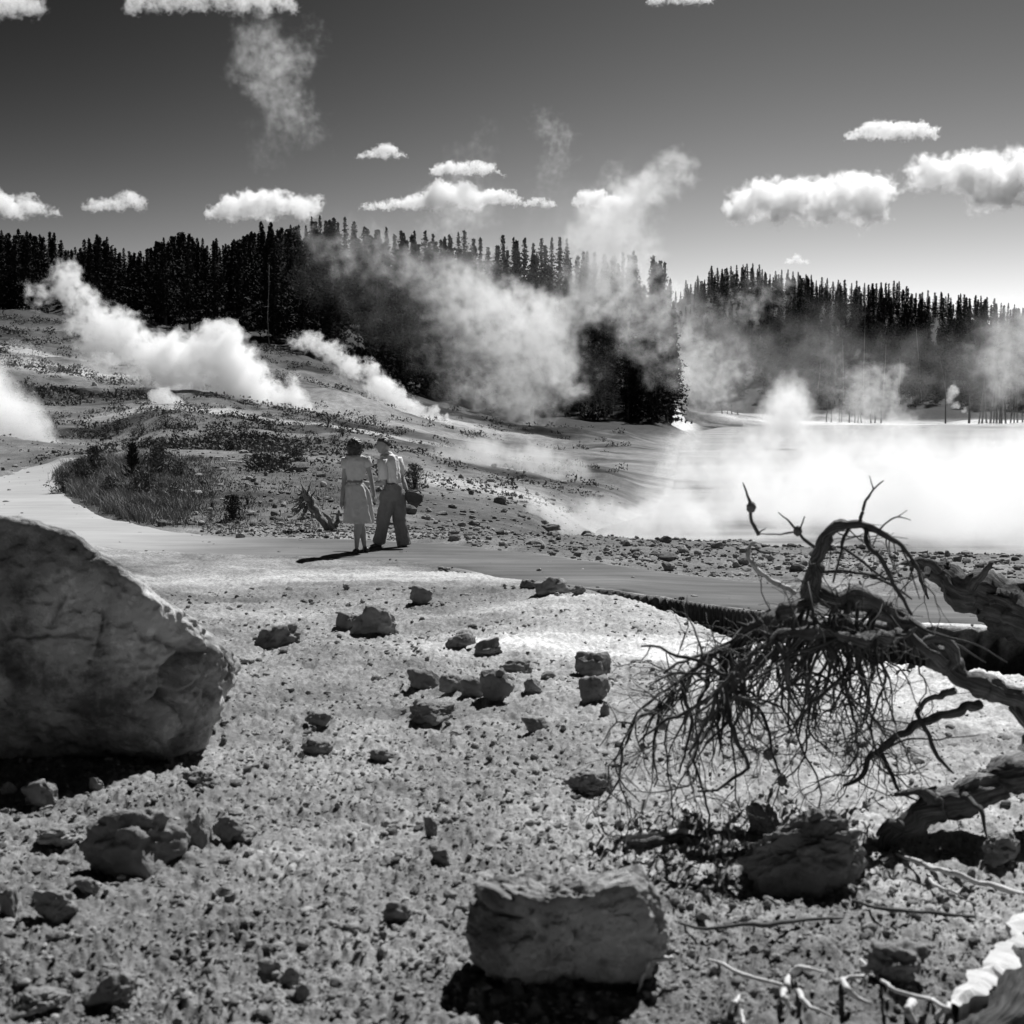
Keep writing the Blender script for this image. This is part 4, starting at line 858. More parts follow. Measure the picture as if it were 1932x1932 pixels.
A = Acc(); limb(A, [(1426, 1022, Yc), (1416, 1030, Yc), (1411, 1046, Yc - .01), (1422, 1067, Yc - .03), (1440, 1084, Yc - .03), (1460, 1098, Yc - .02), (1500, 1118, Yc)], [4, 4.5, 5, 5, 4.5, 5, 6], 30, 8, .2, .25); tag(part(A, 'branch', M_WOODP), 'white branch below the topmost cone')
A = Acc()
for pts, rs in [([(1850, 1330, Yl), (1783, 1345, Yl - .1), (1726, 1372, Yl - .15), (1674, 1404, Yl - .2), (1638, 1436, Yl - .25), (1618, 1472, Yl - .3), (1590, 1482, Yl - .3)], [10, 9, 8, 7, 6, 5, 3]),
                ([(1800, 1302, Yl - .1), (1762, 1318, Yl - .2), (1730, 1344, Yl - .25), (1752, 1384, Yl - .3), (1770, 1428, Yl - .3), (1800, 1458, Yl - .3)], [8, 5, 5, 5, 4, 2]),
                ([(1665, 1420, Yl - .2), (1686, 1470, Yl - .25), (1700, 1495, Yl - .25), (1730, 1510, Yl - .25)], [5, 4, 3, 1.5]), ([(1655, 1425, Yl - .2), (1700, 1398, Yl - .2), (1780, 1394, Yl - .3), (1850, 1386, Yl - .3)], [3, 2, 1.5, 1]),
                ([(1745, 1205, Yl), (1800, 1215, Yl + .1), (1860, 1250, Yl + .15)], [5, 3, 1.2]), ([(1690, 1150, Yl), (1760, 1195, Yl - .15), (1830, 1212, Yl - .2), (1900, 1250, Yl - .2)], [5, 3.4, 2.2, 1.2])]:
    limb(A, pts, rs, None, 8, .3)
part(A, 'branch', M_WOOD)
# broken stubs over the crest
A = Acc()
for i in range(46):
    C = [crest, crest2, crest3][i % 3]; q = C[int(wr.integers(2, len(C) - 16))]; d_ = np.array([wr.normal(-.2, .8), wr.normal(0, .6), wr.normal(-.1, .6)]); d_ /= np.linalg.norm(d_); L = wr.uniform(.04, .16); r0 = wr.uniform(.006, .016)
    A.tube([q, q + d_ * L * .5 + wr.normal(0, .012, 3), q + d_ * L + wr.normal(0, .02, 3)], [r0, r0 * .75, r0 * .3], 7)
# hanging twigs
k = 0
def pick(C): return C[int(wr.integers(4, len(C) - 3))]
for i in range(96):
    C = [crest, crest, crest2, crest3][i % 4]; q = pick(C)
    f = np.clip((q[0] - at(1300, 1200, Yc).x) / (at(1720, 1200, Yc).x - at(1300, 1200, Yc).x), 0, 1)
    dirv = (-.62 + .6 * f + wr.normal(0, .3), wr.normal(-.1, .35), -1.0)
    L = wr.uniform(.25, .72) * (1.0 if f < .85 else .7); k += 1
    twig(A, q, dirv, L, wr.uniform(.005, .012), 2 if i % 3 else 1, wr.uniform(.0, .35), 500 + k)
for i in range(110):
    q = pick([crest, crest2, crest3][i % 3]); twig(A, q, (wr.normal(-.1, .6), wr.normal(0, .5), wr.uniform(-.1, .6)), wr.uniform(.1, .3), .003, 1, .6, 900 + i)
for i in range(26):      # up-swept tangle inside the arch and over the crest
    q = pick(arch); twig(A, q, (wr.normal(.2, .5), wr.normal(0, .5), wr.uniform(-1, -.2)), wr.uniform(.1, .3), .003, 1, .3, 1200 + i)
for i in range(20):
    q = at(wr.uniform(1610, 1690), wr.uniform(1395, 1475), Yl - .2); twig(A, np.array(q[:]), (wr.normal(0, .8), wr.normal(0, .5), wr.uniform(-.8, .5)), wr.uniform(.12, .35), .0035, 1, .1, 1500 + i)
tw = part(A, 'twigs', M_TWIG); tw['kind'] = 'stuff'; tag(tw, 'curtain of bare twigs hanging from the crown')
def cone(u, v, rpx, Y):
    A = Acc(); d, F = ICO[3]; sc_ = rpx * Y / FL
    sp = 1 + .16 * np.sign(np.sin(np.arctan2(d[:, 0], d[:, 1]) * 5 + d[:, 2] * 9)) * (1 - np.abs(d[:, 2]))
    A.add(d * sp[:, None] * np.array([.85, .85, 1.15]) * sc_ + np.array(at(u, v, Y)[:]), None, F); part(A, 'cone', M_DARKROCK)
for c in [(1417, 957, 10, Yc), (1505, 1002, 9, Yc), (1250, 1368, 9, Yc - .3), (1448, 1423, 10, Yc - .3), (1475, 1472, 11, Yc - .35), (1395, 1322, 9, Yc - .1), (1212, 1408, 7, Yc - .25), (1480, 1240, 8, Yc - .3)]: cone(*c)

# ---- fallen logs
A = Acc(); Yq = 9.4
limb(A, [(1722, 1062, Yq + .5), (1745, 1068, Yq + .4), (1790, 1092, Yq + .25), (1850, 1124, Yq + .1), (1932, 1168, Yq - .1), (2060, 1232, Yq - .4), (2200, 1300, Yq - .7)], [7, 16, 28, 38, 44, 50, 54], 60, 20, .1, .14)
o = A.build('fallen_log', M_LOG); tag(o, 'thick dark fallen log across the path at the right edge', 'log')
for pts, rs in [([(1835, 1105, Yq - .1), (1858, 1078, Yq - .3), (1872, 1062, Yq - .35)], [9, 6, 3]), ([(1770, 1078, Yq), (1735, 1058, Yq - .1), (1700, 1064, Yq - .2)], [8, 6, 2]), ([(1760, 1072, Yq + .2), (1740, 1095, Yq), (1752, 1130, Yq - .1)], [7, 5, 2])]:
    A = Acc(); limb(A, pts, rs, None, 8, .3); b_ = A.build('branch', M_LOG); b_.parent = o
Yw_ = 3.55
def lying(pp, lift): return [(u, v, 0.0, (1.6 - lift) / -slope(v)) for u, v in pp]
lg = [(q[0], q[1], q[3]) for q in lying([(1850, 1985), (1892, 1925), (1938, 1868), (1978, 1812), (2020, 1748), (2075, 1668), (2140, 1590)], .075)]
A = Acc(); limb(A, lg, [40, 46, 48, 48, 46, 44, 42], 70, 26, .15, .2)  # dark wood colour stands in for the trunk's shaded side
o = A.build('fallen_log', M_LOG); tag(o, 'fallen log with a painted sunlit jagged edge slanting through the bottom right corner', 'log')
lg = [Vector(at(q[0], q[1], q[3])) for q in lying([(1800, 1900), (1818, 1884), (1850, 1856), (1880, 1828), (1906, 1800), (1924, 1764), (1950, 1716), (1995, 1650), (2050, 1575)], .135)]
P, t_, _q = spline(lg, 120); T_ = np.gradient(P, axis=0); hz_ = np.stack([T_[:, 1], -T_[:, 0], 0 * t_], -1); hz_ /= np.linalg.norm(hz_, axis=1)[:, None]
wl = .034 * np.clip(t_ * 14 + .35, 0, 1) * (1 + .55 * fbm(t_ * 22, t_ * 0, t_ * 0, 3, 4)); wq_ = .034 * np.clip(t_ * 14 + .35, 0, 1) * (1 + .9 * fbm(t_ * 26, t_ * 0 + 3, t_ * 0, 4, 8, .65))
zz_ = .006 * fbm(t_ * 30, t_ * 0, t_ * 0 + 8, 3, 2); up_ = np.array([0, 0, 1.0])
rows = [P - hz_ * wl[:, None] - up_ * .02, P - hz_ * wl[:, None] + up_ * (.004 + zz_)[:, None], P + up_ * (.012 - zz_)[:, None], P + hz_ * wq_[:, None] + up_ * (.002 + zz_)[:, None], P + hz_ * (wq_ * .9)[:, None] - up_ * .045, P - up_ * .05]
V = np.stack(rows, 1).reshape(-1, 3); i_, j_ = np.meshgrid(np.arange(119), np.arange(6), indexing='ij'); j2 = (j_ + 1) % 6
Q = np.stack([i_ * 6 + j_, i_ * 6 + j2, (i_ + 1) * 6 + j2, (i_ + 1) * 6 + j_], -1).reshape(-1, 4)[:, ::-1]
sp_ = mesh_np('painted_sunlit_edge', V, Q, M_WOODP, smooth=False); sp_.parent = o  # pale strip added to colour in the sunlight on the log's top
A = Acc(); g_ = hit(1240, 1588); limb(A, [(1183, 1583, g_.y), (1215, 1577, g_.y + .03), (1255, 1574, g_.y + .05), (1296, 1569, g_.y + .08)], [9, 10, 9, 6], 20, 10, .15, .2)
tag(A.build('driftwood', M_WOODP), 'pale short piece of wood lying on gravel left of the shaded rock', 'wood')
A = Acc(); limb(A, [(1185, 1592, g_.y - .03), (1240, 1588, g_.y), (1290, 1578, g_.y + .04)], [7, 9, 5], 14, 8, .2, .2)
A.build('bark', M_WOOD)
bpy.data.objects['bark'].parent = bpy.data.objects['driftwood']
# ---- curled pale twigs on the ground at the bottom right
TW = [([(1338, 1810), (1370, 1824), (1398, 1838), (1440, 1850), (1482, 1860)], [2, 4, 4, 4, 3], 'nearly straight pale twig left of the shaded ground'),
      ([(1485, 1862), (1492, 1838), (1509, 1826), (1555, 1833)], [7, 8, 6, 2], 'hooked thick pale twig arching over the straight one'),
      ([(1645, 1840), (1607, 1842), (1593, 1850), (1602, 1868), (1618, 1884), (1646, 1893)], [3, 4, 6, 6, 5, 2], 'pale twig bent in a loop left of the dark slab'),
      ([(1478, 1868), (1480, 1884), (1494, 1908)], [7, 6, 2], 'short drooping pale twig under the hooked one'),
      ([(1506, 1870), (1516, 1888), (1538, 1905), (1572, 1920)], [6, 5, 4, 2], 'curved pale twig under the looped one'),
      ([(1395, 1880), (1384, 1892), (1374, 1912)], [3, 5, 4], 'tiny pale twig curving down at the bottom, leftmost'),
      ([(1719, 1893), (1713, 1906), (1722, 1934)], [9, 8, 9], 'stubby white twig end at the bottom edge'),
      ([(1792, 1896), (1780, 1908), (1766, 1925)], [6, 6, 5], 'short white twig crossing left of the corner log'),
      ([(1624, 1810), (1652, 1838), (1680, 1866), (1722, 1880), (1757, 1886), (1792, 1904), (1826, 1934)], [3, 3, 4, 5, 5, 4, 3], 'long thin twig running in front of the dark slab to the corner log'),
      ([(1398, 1908), (1404, 1932)], [4, 3], 'straight twig stub at the bottom edge, second from left'),
      ([(1188, 1800), (1212, 1808), (1236, 1812), (1270, 1806)], [2.5, 3.5, 5, 5], 'light twig lying on the right foot of the flat topped boulder'),
      ([(1224, 1814), (1214, 1840), (1204, 1874)], [4, 4, 3], 'thin twig hanging down beside the flat topped boulder'),
      ([(1750, 1632), (1800, 1648), (1860, 1668), (1935, 1690)], [4, 6, 6, 6], 'long pale stick lying under the thick limb at the right edge'),
      ([(1690, 1612), (1730, 1624), (1770, 1640), (1800, 1655)], [3, 5, 4, 2], 'short pale stick beside the foot of the thick limb'),
      ([(1750, 1650), (1760, 1666), (1790, 1680), (1812, 1690)], [3, 4, 3, 2], 'small curled twig below the long pale stick'),
      ([(1610, 1700), (1680, 1716), (1750, 1722), (1840, 1730)], [3, 4, 4, 3], 'thin dark stick in the tree shadow'),
      ([(1280, 1740), (1340, 1752), (1420, 1744), (1500, 1738), (1590, 1732)], [2, 4, 5, 4, 3], 'long dark stick right of the flat topped boulder')]
for i, (pp, rs, lab) in enumerate(TW):
    pts = []
    for j, (u, v) in enumerate(pp):
        h_ = hit(u, min(v, 1990)); lift = (.012 + .035 * abs(math.sin(j * 1.9 + i))) if 0 < j < len(pp) - 1 else .008
        if i in (10, 11): h_ = at(u, v, 3.72 if i == 10 else 3.68); lift = 0
        # stay on the sight line while lifting off the ground
        Yk = h_.y - lift / (1.62 / h_.y) if i not in (10, 11) else h_.y
        pts.append((u, v, Yk))
    A = Acc(); limb(A, pts, rs, 24, 7, .2, .2); tag(A.build('twig', M_TWIG if 'dark' in lab.split(' in ')[0].split(' right ')[0] and 'dark slab' not in lab else M_WOODP), lab, 'twig', 'fallen twigs')
# ---- uprooted stump behind the couple
p0 = hit(610, 1002); Ys = p0.y
st = Acc(); limb(st, [(625, 1008, Ys), (610, 985, Ys + .05), (595, 962, Ys + .1), (580, 940, Ys + .15), (572, 926, Ys + .2)], [6, 6.5, 7, 8, 9], 24, 12, .2)
for (a1, b1, a2, b2, r_) in [(573, 936, 567, 911, 4), (576, 935, 586, 909, 3), (572, 940, 552, 943, 4), (570, 945, 556, 952, 4), (575, 950, 560, 965, 4), (580, 955, 572, 972, 4), (572, 942, 550, 960, 3), (578, 946, 575, 922, 4), (582, 950, 590, 985, 4), (572, 936, 556, 930, 3), (574, 938, 561, 920, 3), (570, 948, 548, 970, 3), (576, 955, 566, 985, 3), (580, 940, 596, 925, 3), (570, 940, 545, 950, 3), (574, 952, 552, 975, 3)]:
    limb(st, [(a1, b1, Ys + .2), ((a1 + a2) / 2 + 2, (b1 + b2) / 2, Ys + .15), (a2, b2, Ys + .12)], [r_ + .5, r_ * .6, .5], 8, 6, .3)
stump = st.build('uprooted_stump', M_WOOD); tag(stump, 'uprooted stump with spiky roots leaning behind the woman', 'stump')
st = Acc(); limb(st, [(628, 1008, Ys - .05), (636, 985, Ys), (640, 962, Ys)], [6, 5, 2], 10, 8, .2); limb(st, [(630, 1000, Ys - .05), (618, 975, Ys - .1), (610, 968, Ys - .1)], [5, 4, 2], 10, 8, .2); bb = st.build('branch', M_WOOD); bb.parent = stump
# ---- low plank edge beyond the weedy bank
a_, b_ = at(288, 861, 40.0), at(472, 874, 37.0); dv = (b_ - a_); Lp = dv.length
bm = bmesh.new(); bmesh.ops.create_cube(bm, size=1.0); bmesh.ops.scale(bm, vec=(Lp, .09, .07), verts=bm.verts); bmesh.ops.bevel(bm, geom=bm.edges[:], offset=.008, segments=1, affect='EDGES')
me = bpy.data.meshes.new('plank'); bm.to_mesh(me); bm.free(); me.materials.append(M_WOODP); pl = bpy.data.objects.new('plank', me); link(pl); pl.location = (a_ + b_) / 2; pl.rotation_euler = dv.to_track_quat('X', 'Z').to_euler(); tag(pl, 'long thin pale plank edging the walkway beyond the weedy bank', 'plank')
for q in range(6):
    f = (q + .5) / 6; pp_ = a_ * (1 - f) + b_ * f; zz = gz(pp_.x, pp_.y); hh = pp_.z - zz + .3
    A = Acc(); A.tube([(pp_.x, pp_.y, zz - .3), (pp_.x, pp_.y, pp_.z - .03)], [.05, .045], 6); s_ = A.build('support', M_WOOD); s_.parent = pl; bpy.context.view_layer.update(); s_.matrix_parent_inverse = pl.matrix_world.inverted()
# ------------------------------------------------------------------ weeds, scrub, shrubs
pr = np.random.default_rng(55)
M_GRASS = surf_mat('dry_grass', 0.15, 0.28, 2, 3, 0, rough=.9, spec=.1, island=.45)
M_SCRUB = surf_mat('scrub_leaf', 0.08, 0.17, .2, 3, 0, rough=.9, spec=.1, island=.4)
M_SHRUB = surf_mat('shrub_leaf', 0.03, 0.06, 2, 3, 0, rough=.9, spec=.1, island=.4)
def blades(P, hgt, wid, lean=.35):
    n = len(P); an = pr.uniform(0, 6.28, n); le = pr.normal(0, lean, (n, 2)); d = np.stack([np.cos(an), np.sin(an), 0 * an], -1) * wid[:, None]
    mid = P + np.stack([le[:, 0] * hgt * .4, le[:, 1] * hgt * .4, hgt * .6], -1); tip = P + np.stack([le[:, 0] * hgt, le[:, 1] * hgt, hgt], -1)
    V = np.stack([P - d, P + d, mid + d * .7, mid - d * .7, tip], 1).reshape(-1, 3); i = np.arange(n)[:, None] * 5
    return V, i + np.array([0, 1, 2, 3]), i + np.array([3, 2, 4])
def inpoly(u, v, poly):
    c = np.zeros(len(u), bool); m_ = len(poly)
    for i in range(m_):
        (x1, y1), (x2, y2) = poly[i], poly[(i + 1) % m_]
        c ^= ((y1 > v) != (y2 > v)) & (u < (x2 - x1) * (v - y1) / (y2 - y1 + 1e-9) + x1)
    return c
# weedy bank inside the bend of the path
BANK = [(108, 900), (130, 880), (200, 868), (330, 860), (430, 866), (640, 880), (640, 1010), (560, 1008), (450, 1008), (330, 998), (235, 980), (160, 950)]
bu = pr.uniform(100, 640, 60000); bv = pr.uniform(860, 1010, 60000)
DENS = [(110, 860, 350, 965, 1.0), ]
k = inpoly(bu, bv, BANK); bu, bv = bu[k], bv[k]
dn = np.exp(-((bu - 190) / 120) ** 2 - ((bv - 905) / 60) ** 2) + .04 + .5 * np.exp(-((bu - 300) / 70) ** 2 - ((bv - 920) / 40) ** 2)
nz_ = fbm(bu / 28, bv / 12, bu * 0, 3, 70); k = pr.random(len(bu)) < dn * (.55 + .7 * nz_) * 1.3; bu, bv = bu[k], bv[k]
HP = np.array([hit(float(a), float(b), 18, 70, 160)[:] for a, b in zip(bu, bv)])
k = (_sample(pm, HP[:, 0], HP[:, 1]) > 1.1) & (HP[:, 1] < 48); HP = HP[k]
ku = CX + FL * HP[:, 0] / HP[:, 1]; tallf = np.repeat(.22 + .78 * np.exp(-np.maximum(0, (ku - 250) / 90) ** 2), 5)
V1 = blades(np.repeat(HP, 5, 0) + pr.normal(0, .09, (len(HP) * 5, 3)) * [1, 1, 0], pr.uniform(.10, .34, len(HP) * 5) * tallf, pr.uniform(.004, .010, len(HP) * 5), .4)
gm = mesh_np('grass', V1[0], [V1[1], V1[2]], M_GRASS, smooth=False); tag(gm, 'tall dry weeds on the bank inside the bend of the path', 'grass', kind='stuff')
# low scrub over the hillside and the flat
N = 15000; Ysx = 34 * (150 / 34) ** pr.random(N); ux = pr.uniform(-90, 1180, N); xx = (ux - CX) / FL * Ysx
den = sstep(.0, .9, -_sample(n2, xx, Ysx) * .8 + .45 * fbm(xx / 4, Ysx / 2, xx * 0, 3, 77) + .45)
den = den * np.where((Ysx > 42) & (Ysx < 62) & (ux < 740), 1.5, .8) * np.where(ux > 560, .35, 1) * np.where(ux > 760, .4, 1) * np.where(Ysx > 62, .7, 1) * np.where((Ysx < 46) & (ux > 560), 0.2, 1)
zz = _sample(H, xx, Ysx); k = (pr.random(N) < den) & (_sample(pm, xx, Ysx) > 1.3) & (zz > LAKE_Z + .4) & ~((Ysx < 43) & (ux < 480)); xx, Ysx, zz, ux = xx[k], Ysx[k], zz[k], ux[k]
VV, TT, nn = [], [], 0
for x, y, z in zip(xx, Ysx, zz):
    r_ = pr.uniform(.1, .34) * (1 + .6 * (y > 80)); m_ = 34; th = pr.uniform(0, 6.28, m_); ra = r_ * np.sqrt(pr.random(m_)); c = np.stack([x + np.cos(th) * ra * 1.4, y + np.sin(th) * ra, z + pr.random(m_) ** 1.5 * r_ * (1.1 - .6 * (ra / r_) ** 2)], -1)
    a_ = pr.normal(0, 1, (m_, 3)); a_ /= np.linalg.norm(a_, axis=1)[:, None]; b_ = np.cross(a_, pr.normal(0, 1, (m_, 3))); b_ /= np.linalg.norm(b_, axis=1)[:, None]; s_ = r_ * pr.uniform(.10, .24, m_)[:, None]
    VV.append(np.stack([c + a_ * s_, c - a_ * s_ + b_ * s_ * .8, c - a_ * s_ - b_ * s_ * .8], 1).reshape(-1, 3))
VV = np.concatenate(VV); ug = mesh_np('undergrowth', VV, np.arange(len(VV)).reshape(-1, 3), M_SCRUB, smooth=False); tag(ug, 'low dark scrub patching the hillside and the flat', 'undergrowth', kind='stuff')
def shrub(u, v, wpx, hpx, label, seed, mat=None, up=.7, n=420, group=None, name='shrub'):
    p = hit(u, v); px = p.y / FL; w_, h_ = wpx * px / 2, hpx * px; r = np.random.default_rng(seed)
    root = empty(name, p, label, 'shrub', group)
    A = Acc()
    for i in range(9):
        an = r.uniform(0, 6.28); s = r.uniform(.2, .8) * w_; A.tube([(0, 0, -.06), (math.cos(an) * s * .4, math.sin(an) * s * .4, h_ * .4), (math.cos(an) * s, math.sin(an) * s, h_ * r.uniform(.6, .9))], [.012, .009, .004], 5)
    A.build('stems', M_BARK, root)
    n = int(n * 2.4); th = r.uniform(0, 6.28, n); zf = r.random(n); ra = w_ * np.sqrt(r.random(n)) * (1.15 - .8 * np.abs(zf - .38) ** 1.2 - .35 * zf); lob = 1 + .35 * np.sin(th * 3 + seed) ; c = np.stack([np.cos(th) * ra * lob, np.sin(th) * ra * lob, zf * h_], -1)
    a_ = r.normal(0, .6, (n, 3)) + [0, 0, up]; a_ /= np.linalg.norm(a_, axis=1)[:, None]; b_ = np.cross(a_, r.normal(0, 1, (n, 3))); b_ /= np.linalg.norm(b_, axis=1)[:, None]; s_ = h_ * r.uniform(.035, .09, n)[:, None]
    V = np.stack([c + a_ * s_ * 1.5, c - a_ * s_ + b_ * s_ * .35, c - a_ * s_ - b_ * s_ * .35], 1).reshape(-1, 3)
    mesh_np('foliage', V, np.arange(len(V)).reshape(-1, 3), mat or M_SCRUB, root, smooth=False)
    return root
# the dark sapling
p = hit(250, 915); hs_ = 78 * p.y / FL
sap = empty('sapling', p, 'dark young conifer sapling standing up from the weedy bank', 'sapling')
A = Acc(); A.tube([(0, 0, -.1), (0, 0, hs_ * .5), (.01, 0, hs_)], [.03, .02, .006], 6); A.build('trunk', M_BARK, sap)
rS = np.random.default_rng(5); Vs = []
for i in range(420):
    f = rS.random() ** .8; L = (1 - f * .75) * hs_ * .27; an = rS.uniform(0, 6.28); s = rS.random() * L; c = np.array([math.cos(an) * s, math.sin(an) * s, hs_ * (.1 + .88 * f) + s * .5]); a_ = np.array([math.cos(an), math.sin(an), 1.0]) + rS.normal(0, .3, 3); a_ /= np.linalg.norm(a_); b_ = np.cross(a_, rS.normal(0, 1, 3)); b_ /= np.linalg.norm(b_); q = hs_ * .055
    Vs += [c + a_ * q * 1.5, c - a_ * q + b_ * q * .5, c - a_ * q - b_ * q * .5]
mesh_np('crown', np.array(Vs), np.arange(len(Vs)).reshape(-1, 3), M_SHRUB, sap, smooth=False)
GS = 'shrubs along the weedy bank'
for i, (u, v, wp, hp, lab, n_) in enumerate([
    (120, 930, 56, 40, 'low grey shrub at the left tip of the weedy bank', 260), (155, 915, 60, 50, 'fluffy grey shrub left of the taller one on the bank', 300), (180, 905, 50, 62, 'tall feathery shrub left of the dark sapling', 320),
    (300, 905, 70, 62, 'round grey shrub just right of the dark sapling', 360), (272, 945, 60, 60, 'bushy shrub below the dark sapling', 320), (210, 945, 60, 45, 'low shrub in the middle of the weedy bank', 300), (250, 975, 70, 30, 'flat shrub at the path edge below the sapling', 220),
    (440, 980, 44, 46, 'lone dark bush on the bare slope left of the stump', 320), (468, 952, 34, 22, 'small bush up right of the lone dark bush', 160), (400, 958, 22, 16, 'tiny bush left of the lone dark bush', 90),
    (330, 940, 30, 30, 'small shrub touching the white stone', 160), (340, 905, 36, 34, 'small shrub under the left end of the plank', 200), (782, 920, 44, 44, 'grey shrub just behind the man', 260), (560, 880, 40, 34, 'pale shrub above the stump', 240)]):
    shrub(u, v, wp, hp, lab, 40 + i, M_SHRUB if 'dark' in lab.split(' ')[:2] + [lab.split(' ')[1]] and 'lone dark' in lab else M_SCRUB, n=n_, group=GS)
for i in range(26):
    u, v = pr.uniform(80, 660), pr.uniform(800, 850)
    shrub(u, v, pr.uniform(30, 60), pr.uniform(14, 28), 'dark scrubby bush in the belt behind the plank and the couple', 80 + i, M_SHRUB, n=130, group='bushes of the dark belt')
# ------------------------------------------------------------------ the couple
def remesh(o, vox, smooth=2):
    md = o.modifiers.new('r', 'REMESH'); md.mode = 'VOXEL'; md.voxel_size = vox; md.use_smooth_shade = True
    if smooth: ms = o.modifiers.new('s', 'SMOOTH'); ms.factor = .5; ms.iterations = smooth
    dg = bpy.context.evaluated_depsgraph_get(); me = bpy.data.meshes.new_from_object(o.evaluated_get(dg)); mats = [m_ for m_ in o.data.materials]
    o.modifiers.clear(); o.data = me; me.materials.clear()
    for m_ in mats: me.materials.append(m_)
    return o
def loft(rings, sides=28, cap=True, fold=0.0, seed=0):
    """rings: (centre, rx, ry, turn)"""
    V = []; th = np.arange(sides) * 2 * math.pi / sides
    for i, (c, rx, ry, tr) in enumerate(rings):
        f = 1 + fold * (i / len(rings)) * np.sin(th * 7 + seed) + fold * .6 * (i / len(rings)) * np.sin(th * 11 + 2 * seed)
        x, y = np.cos(th) * rx * f, np.sin(th) * ry * f; ct, s_ = math.cos(tr), math.sin(tr)
        V.append(np.stack([x * ct - y * s_ + c[0], x * s_ + y * ct + c[1], np.full(sides, c[2])], -1))
    n = len(rings); V = np.concatenate(V + [np.array([rings[0][0][:]]), np.array([rings[-1][0][:]])])
    i, j = np.meshgrid(np.arange(n - 1), np.arange(sides), indexing='ij'); j2 = (j + 1) % sides
    Q = np.stack([i * sides + j, i * sides + j2, (i + 1) * sides + j2, (i + 1) * sides + j], -1).reshape(-1, 4)
    j = np.arange(sides); j2 = (j + 1) % sides; T = np.concatenate([np.stack([j2, j, np.full(sides, n * sides)], -1), np.stack([(n - 1) * sides + j, (n - 1) * sides + j2, np.full(sides, n * sides + 1)], -1)])
    return V, Q, T
def densify(rings, m=5):
    out = []; K_ = len(rings); t_ = np.linspace(0, K_ - 1, (K_ - 1) * m + 1)
    A_ = np.array([[*c[:], rx, ry, tr] for c, rx, ry, tr in rings]); B_ = pchip(np.arange(K_), A_, t_)
    return [(Vector(b[:3]), b[3], b[4], b[5]) for b in B_]
M_SKIN = surf_mat('skin', 0.32, 0.37, 8, 2, 0, rough=.6, spec=.3)
M_HAIR = surf_mat('hair', 0.03, 0.06, 30, 3, .4, 60, .5, .4)
M_DRESS = surf_mat('light_dress_cloth', 0.58, 0.66, 6, 3, .8, 16, .9, .1, bdist=.03)
M_SHIRT = surf_mat('pale_shirt_cloth', 0.62, 0.72, 6, 3, .8, 16, .9, .1, bdist=.03)
M_TROUS = surf_mat('dark_trouser_cloth', 0.18, 0.22, 8, 3, .8, 16, .9, .1, bdist=.03)
M_SHOE = surf_mat('dark_shoe_leather', 0.04, 0.07, 8, 3, 0, rough=.5, spec=.4)
M_JACK = surf_mat('dark_jacket_cloth', 0.07, 0.11, 8, 4, .5, 30, .9, .1)
def mp(c):                                 # metres per picture unit at depth Y
    return c / FL
def crop(cx_, cy_): return 553.4 + cx_ * .1823, 779.8 + cy_ * .1823
def hand(A, wrist, dirv, side, s=1.0, curl=.5):
    w_ = np.array(wrist[:]); d = np.array(dirv, float); d /= np.linalg.norm(d); sd = np.array(side, float); sd -= d * (sd @ d); sd /= np.linalg.norm(sd); nr_ = np.cross(d, sd)
    A.tube([w_, w_ + d * .03 * s, w_ + d * .085 * s], [.024 * s, .032 * s, .03 * s], 8)
    for k, (off, L) in enumerate([(-.026, .07), (-.009, .08), (.009, .076), (.025, .06)]):
        b0 = w_ + d * .075 * s + sd * off * s; b1 = b0 + d * L * .5 * s; b2 = b1 + (d * (1 - curl) + nr_ * curl) * L * .5 * s; A.tube([b0, b1, b2], [.0105 * s, .0095 * s, .007 * s], 6)
    b0 = w_ + d * .03 * s - sd * .026 * s; A.tube([b0, b0 + (d * .7 - sd * .6) * .04 * s, b0 + (d * 1.0 - sd * .45) * .07 * s], [.013 * s, .011 * s, .008 * s], 6)
def head(A, c, fwd, hgt, seed=0):
    """skull, jaw, nose, brow, ears in one surface around c; fwd is where the face looks"""
    f = Vector(fwd).normalized(); up = Vector((0, 0, 1)); r_ = f.cross(up).normalized(); up = r_.cross(f)
    M_ = np.array([r_[:], f[:], up[:]]); d, F = ICO[5]; V = d.copy(); h = hgt / 2
    V[:, 0] *= .70 - .16 * np.clip(-d[:, 2], 0, 1) ** 1.3; V[:, 1] *= .84; V[:, 1] += .10 * np.clip(-d[:, 2], 0, 1) * (d[:, 1] > -.3); V[:, 1] -= .12 * np.clip(-d[:, 2] - .1, 0, 1) * (d[:, 1] < 0) * -1
    g_ = lambda x, z, sx, sz: np.exp(-((d[:, 0] - x) / sx) ** 2 - ((d[:, 2] - z) / sz) ** 2) * (d[:, 1] > 0)
    V[:, 1] += .20 * g_(0, -.18, .13, .14) + .12 * g_(0, -.02, .10, .2) - .07 * g_(.3, .04, .14, .1) - .07 * g_(-.3, .04, .14, .1) + .05 * g_(0, -.48, .22, .05) - .04 * g_(0, -.55, .25, .04) + .08 * g_(0, -.78, .25, .15) + .05 * g_(0, .2, .5, .08)
    V = V * h
    A.add(V @ M_ + np.array(c[:]), None, F)
    for s in (-1, 1):
        e, Fe = ICO[3]; E = e * np.array([.12, .22, .30]) * h + np.array([s * .70, -.05, -.08]) * h; A.add(E @ M_ + np.array(c[:]), None, Fe)
